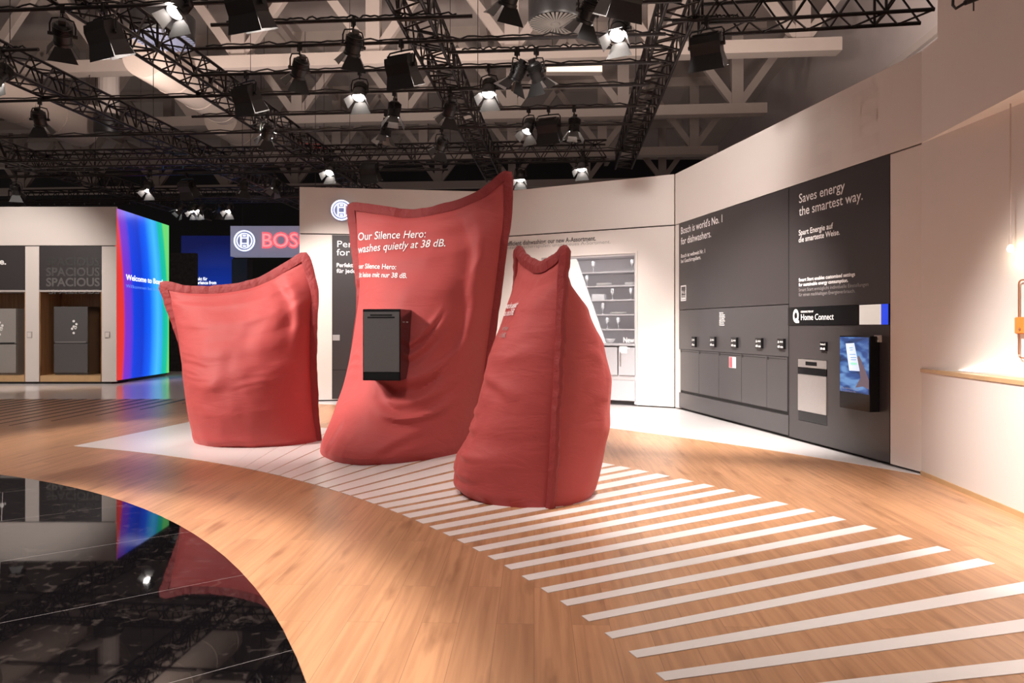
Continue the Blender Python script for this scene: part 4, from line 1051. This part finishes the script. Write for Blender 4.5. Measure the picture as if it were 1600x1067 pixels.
def flood_meshes():
    me = {}
    b = MB(); pr = [(-.13, .17), (.10, .19), (.16, .06), (.16, -.13), (-.16, -.13), (-.17, .06)]
    n = len(pr); vs = [(-.25, y, z) for y, z in pr]+[(.25, y, z) for y, z in pr]
    b.add(vs, [tuple(range(n)), tuple(range(2*n-1, n-1, -1))]+[((i+1) % n, i, n+i, n+(i+1) % n) for i in range(n)])
    for k in range(6): b.box(-.2, .2, -.10+k*.035, -.088+k*.035, .17, .205)
    me['housing'] = b.mesh('housing', 'black')
    for s in ('lit', 'dim', 'off'): me['lens_'+s] = MB().box(-.23, .23, -.14, .14, -.136, -.13).mesh('lens', 'lamp_'+s)
    y = MB(); y.tube([(-.29, 0, 0), (-.29, 0, .22), (-.25, 0, .27), (0, 0, .28), (.25, 0, .27), (.29, 0, .22), (.29, 0, 0)], .016, 6)
    for sg in (-1, 1): y.cyl((sg*.25, 0, 0), (sg*.31, 0, 0), .035, n=10)
    me['yoke'] = y.mesh('yoke', 'black')
    for nm, a0, a1, ln_ in (('barn_door_w', .25, .30, .26), ('barn_door_n', .15, .19, .24)):
        d = MB(); d.add([(-a0, 0, 0), (a0, 0, 0), (a1, 0, -ln_), (-a1, 0, -ln_), (-a0, .006, 0), (a0, .006, 0), (a1, .006, -ln_), (-a1, .006, -ln_)],
              [(0, 1, 2, 3), (7, 6, 5, 4), (0, 4, 5, 1), (1, 5, 6, 2), (2, 6, 7, 3), (3, 7, 4, 0)])
        me[nm] = d.mesh('barn_door', 'lamp_inside')
    return me
# barn doors: black outside, paler inside
def two_tone():
    m = M['lamp_inside']; n, L, b = nodes_of(m)
    return m
FR, FL = fresnel_meshes(), flood_meshes()
clampm = MB().box(-.03, .03, -.045, .045, -.10, .04).cyl((0, 0, -.18), (0, 0, -.08), .015, n=8).mesh('clamp', 'black')
for K in (FR, FL):
    for nm in ('barn_door_w', 'barn_door_n'):
        me = K[nm]; me.materials.append(M['black'])
        # outer skin (y = .006 side) and rims are black, inside skin paler to stand for lamp glow on it
        for p in me.polygons: p.material_index = 0 if p.normal.y < -.5 else 1
def lamp(kind, px, key, pan, tilt, lens, lab, open_=32, drop=0.0, s=.74):
    at, z = PIPES[key]; X, Y = at(px); K = FR if kind == 'f' else FL
    t = thing('spotlight' if kind == 'f' else 'floodlight', lab, 'stage light', (X, Y, z), math.radians(pan), 'stage lights on the lighting rig')
    t.scale = (s, s, s)
    link('clamp', clampm, t); yo = link('yoke', K['yoke'], t); yo.location = (0, 0, -.44-drop)
    if drop: MB().cyl((0, 0, -.16), (0, 0, -.17-drop), .014, n=6).build('drop_rod', 'black', t)
    if kind == 'l': open_ = 13
    R = Matrix.Rotation(math.radians(tilt), 4, 'X'); base = Matrix.Translation((0, 0, -.44-drop)) @ R
    h = link('housing', K['housing'], t); h.matrix_local = base
    l = link('lens', K['lens_'+lens], t); l.matrix_local = base
    for i in range(4):
        rz = i*PI/2; wide = i % 2 == 0
        rad = .125 if kind == 'f' else (.15 if wide else .245)
        zz = -.15 if kind == 'f' else -.13
        d = link('barn_door', K['barn_door_w' if wide else 'barn_door_n'], t)
        d.matrix_local = base @ Matrix.Rotation(rz, 4, 'Z') @ Matrix.Translation((0, rad, zz)) @ Matrix.Rotation(math.radians(open_), 4, 'X')
    return t
LAMPS = [
 ('f', 98, 'a', 30, 48, 'off', 'spotlight with spread leaves left of the big floodlight at the top left'),
 ('l', 163, 'a', -25, 24, 'lit', 'big black floodlight with bright lower rim at the top left'),
 ('f', 280, 'z', 160, 35, 'lit', 'lit spotlight leaf cut by the top edge beside the blue diffuser'),
 ('l', 385, 'z', -20, 24, 'lit', 'floodlight cut by the top edge above the cream duct'),
 ('f', 2, 'c0', 150, 40, 'lit', 'glaring lamp at the left edge on the second truss'),
 ('f', 62, 'f', 10, 30, 'dim', 'spotlight hanging at far left below the second truss'),
 ('f', 468, 'c', 40, 40, 'off', 'unlit spotlight alone between the second and middle trusses'),
 ('f', 552, 'b', 30, 35, 'dim', 'spotlight with pale door edges left of the large floodlight'),
 ('l', 627, 'c', -25, 24, 'lit', 'large floodlight against the cream girder left of the middle truss'),
 ('f', 562, 'e', 170, 30, 'lit', 'starry lit spotlight left of the middle truss'),
 ('f', 616, 'f', 100, 5, 'dim', 'upright spotlight glowing at its rim beneath the large floodlight'),
 ('f', 603, 'g', 80, 10, 'off', 'dim grey spotlight under the rim-glowing one'),
 ('l', 385, 'e', -30, 24, 'lit', 'floodlight in front of the far cream duct'),
 ('f', 418, 'g', 40, 40, 'dim', 'small spotlight right of the duct floodlight'),
 ('f', 703, 'f', 30, 40, 'off', 'dark spotlight nearest the left of the middle truss'),
 ('f', 690, 'h', 35, 45, 'dim', 'small spotlight below the dark one beside the middle truss'),
 ('l', 577, 'i', -10, 24, 'lit', 'floodlight above the far cross truss over the wall logo'),
 ('f', 516, 'i', 170, 40, 'lit', 'small lit lamp at the lower end of the second truss'),
 ('f', 764, 'e', 165, 28, 'lit', 'bright lit spotlight right against the middle truss'),
 ('f', 797, 'z', 30, 35, 'dim', 'spotlight at the top right of the middle truss beside the grey diffuser'),
 ('f', 918, 'a2', 35, 35, 'dim', 'spotlight with one big grey door at the top beside the grey diffuser'),
 ('l', 975, 'z', 25, 28, 'lit', 'floodlight with wide white rim at the top edge near the right truss'),
 ('f', 967, 'b2', 150, 35, 'lit', 'lit spotlight right below the top edge floodlight'),
 ('f', 808, 'd', 60, 30, 'off', 'left spotlight of the dark pair beside the warm luminaire'),
 ('f', 838, 'd', -40, 35, 'dim', 'right spotlight of the dark pair beside the warm luminaire'),
 ('l', 857, 'g', -20, 24, 'lit', 'floodlight with white lower rim in the middle right over the cushions'),
 ('f', 826, 'g', 140, 30, 'dim', 'spotlight with pale leaves left of the middle right floodlight'),
 ('f', 897, 'g', 90, 5, 'dim', 'upright spotlight right of the middle right floodlight'),
 ('f', 909, 'i', 160, 30, 'lit', 'lit spotlight low at right above the back wall'),
 ('f', 813, 'i2', 170, 30, 'lit', 'lit spotlight just above the peak of the tallest cushion'),
 ('l', 1104, 't', -28, 24, 'lit', 'large floodlight under the short cross truss at the top right'),
 ('f', 232, 'j', 168, 30, 'lit', 'glaring far lamp above the blue lit wall'),
 ('f', 25, 'j', 20, 40, 'dim', 'dim far spotlight above the left fridge wall'),
 ('l', 292, 'j', -20, 30, 'dim', 'small far floodlight right of the glaring lamp'),
 ('f', 381, 'j', 30, 25, 'dim', 'far spotlight above the hanging sign box'),
 ('f', 430, 'j', 140, 25, 'off', 'far dark spotlight left of the white wall end'),
 ('f', 303, 'k', 170, 35, 'lit', 'brightest of the far lamp cluster over the blue backdrop'),
 ('f', 314, 'k', 150, 35, 'lit', 'second bright lamp in the far cluster over the blue backdrop'),
 ('f', 283, 'k', 130, 40, 'dim', 'leftmost dim lamp of the far cluster'),
 ('f', 345, 'k', 40, 40, 'dim', 'far dim lamp left above the sign box corner'),
 ('f', 358, 'k', 170, 35, 'lit', 'far lit lamp at the sign box corner'),
]
# short carrying pipes for lamps outside the long rows
pipe('c0', 9.3, -90, 60, 'short black pipe at the left edge on the second truss')
pipe('a2', 8.0, 870, 1075, 'short black pipe at the top between diffuser and right truss')
pipe('b2', 8.5, 900, 1065, 'short black pipe under the top edge near the right truss')
pipe('i2', 16.6, 780, 960, 'short far pipe above the tallest cushion')
pipe('t', 9.05, 1050, 1180, 'short pipe under the top right cross truss')
for L_ in LAMPS: lamp(*L_)
p = W(1508, 8, 6.0); t = thing('wall_lamp', 'curved black lamp bracket on the tall white wall at the top edge', 'lamp', (p.x, p.y, p.z))
MB().tube([(-.10, 0, .1), (-.105, 0, .0), (-.08, 0, -.03), (0, 0, .02), (.06, 0, .06)], .012, 8).build('bracket', 'black', t)
MB().cyl((.0, 0, .02), (.12, .02, .07), .022).build('head', 'black', t)
MB().tube([(.085, .02, .2), (.085, .02, -.04)], .006, 6).build('cord', 'black', t)
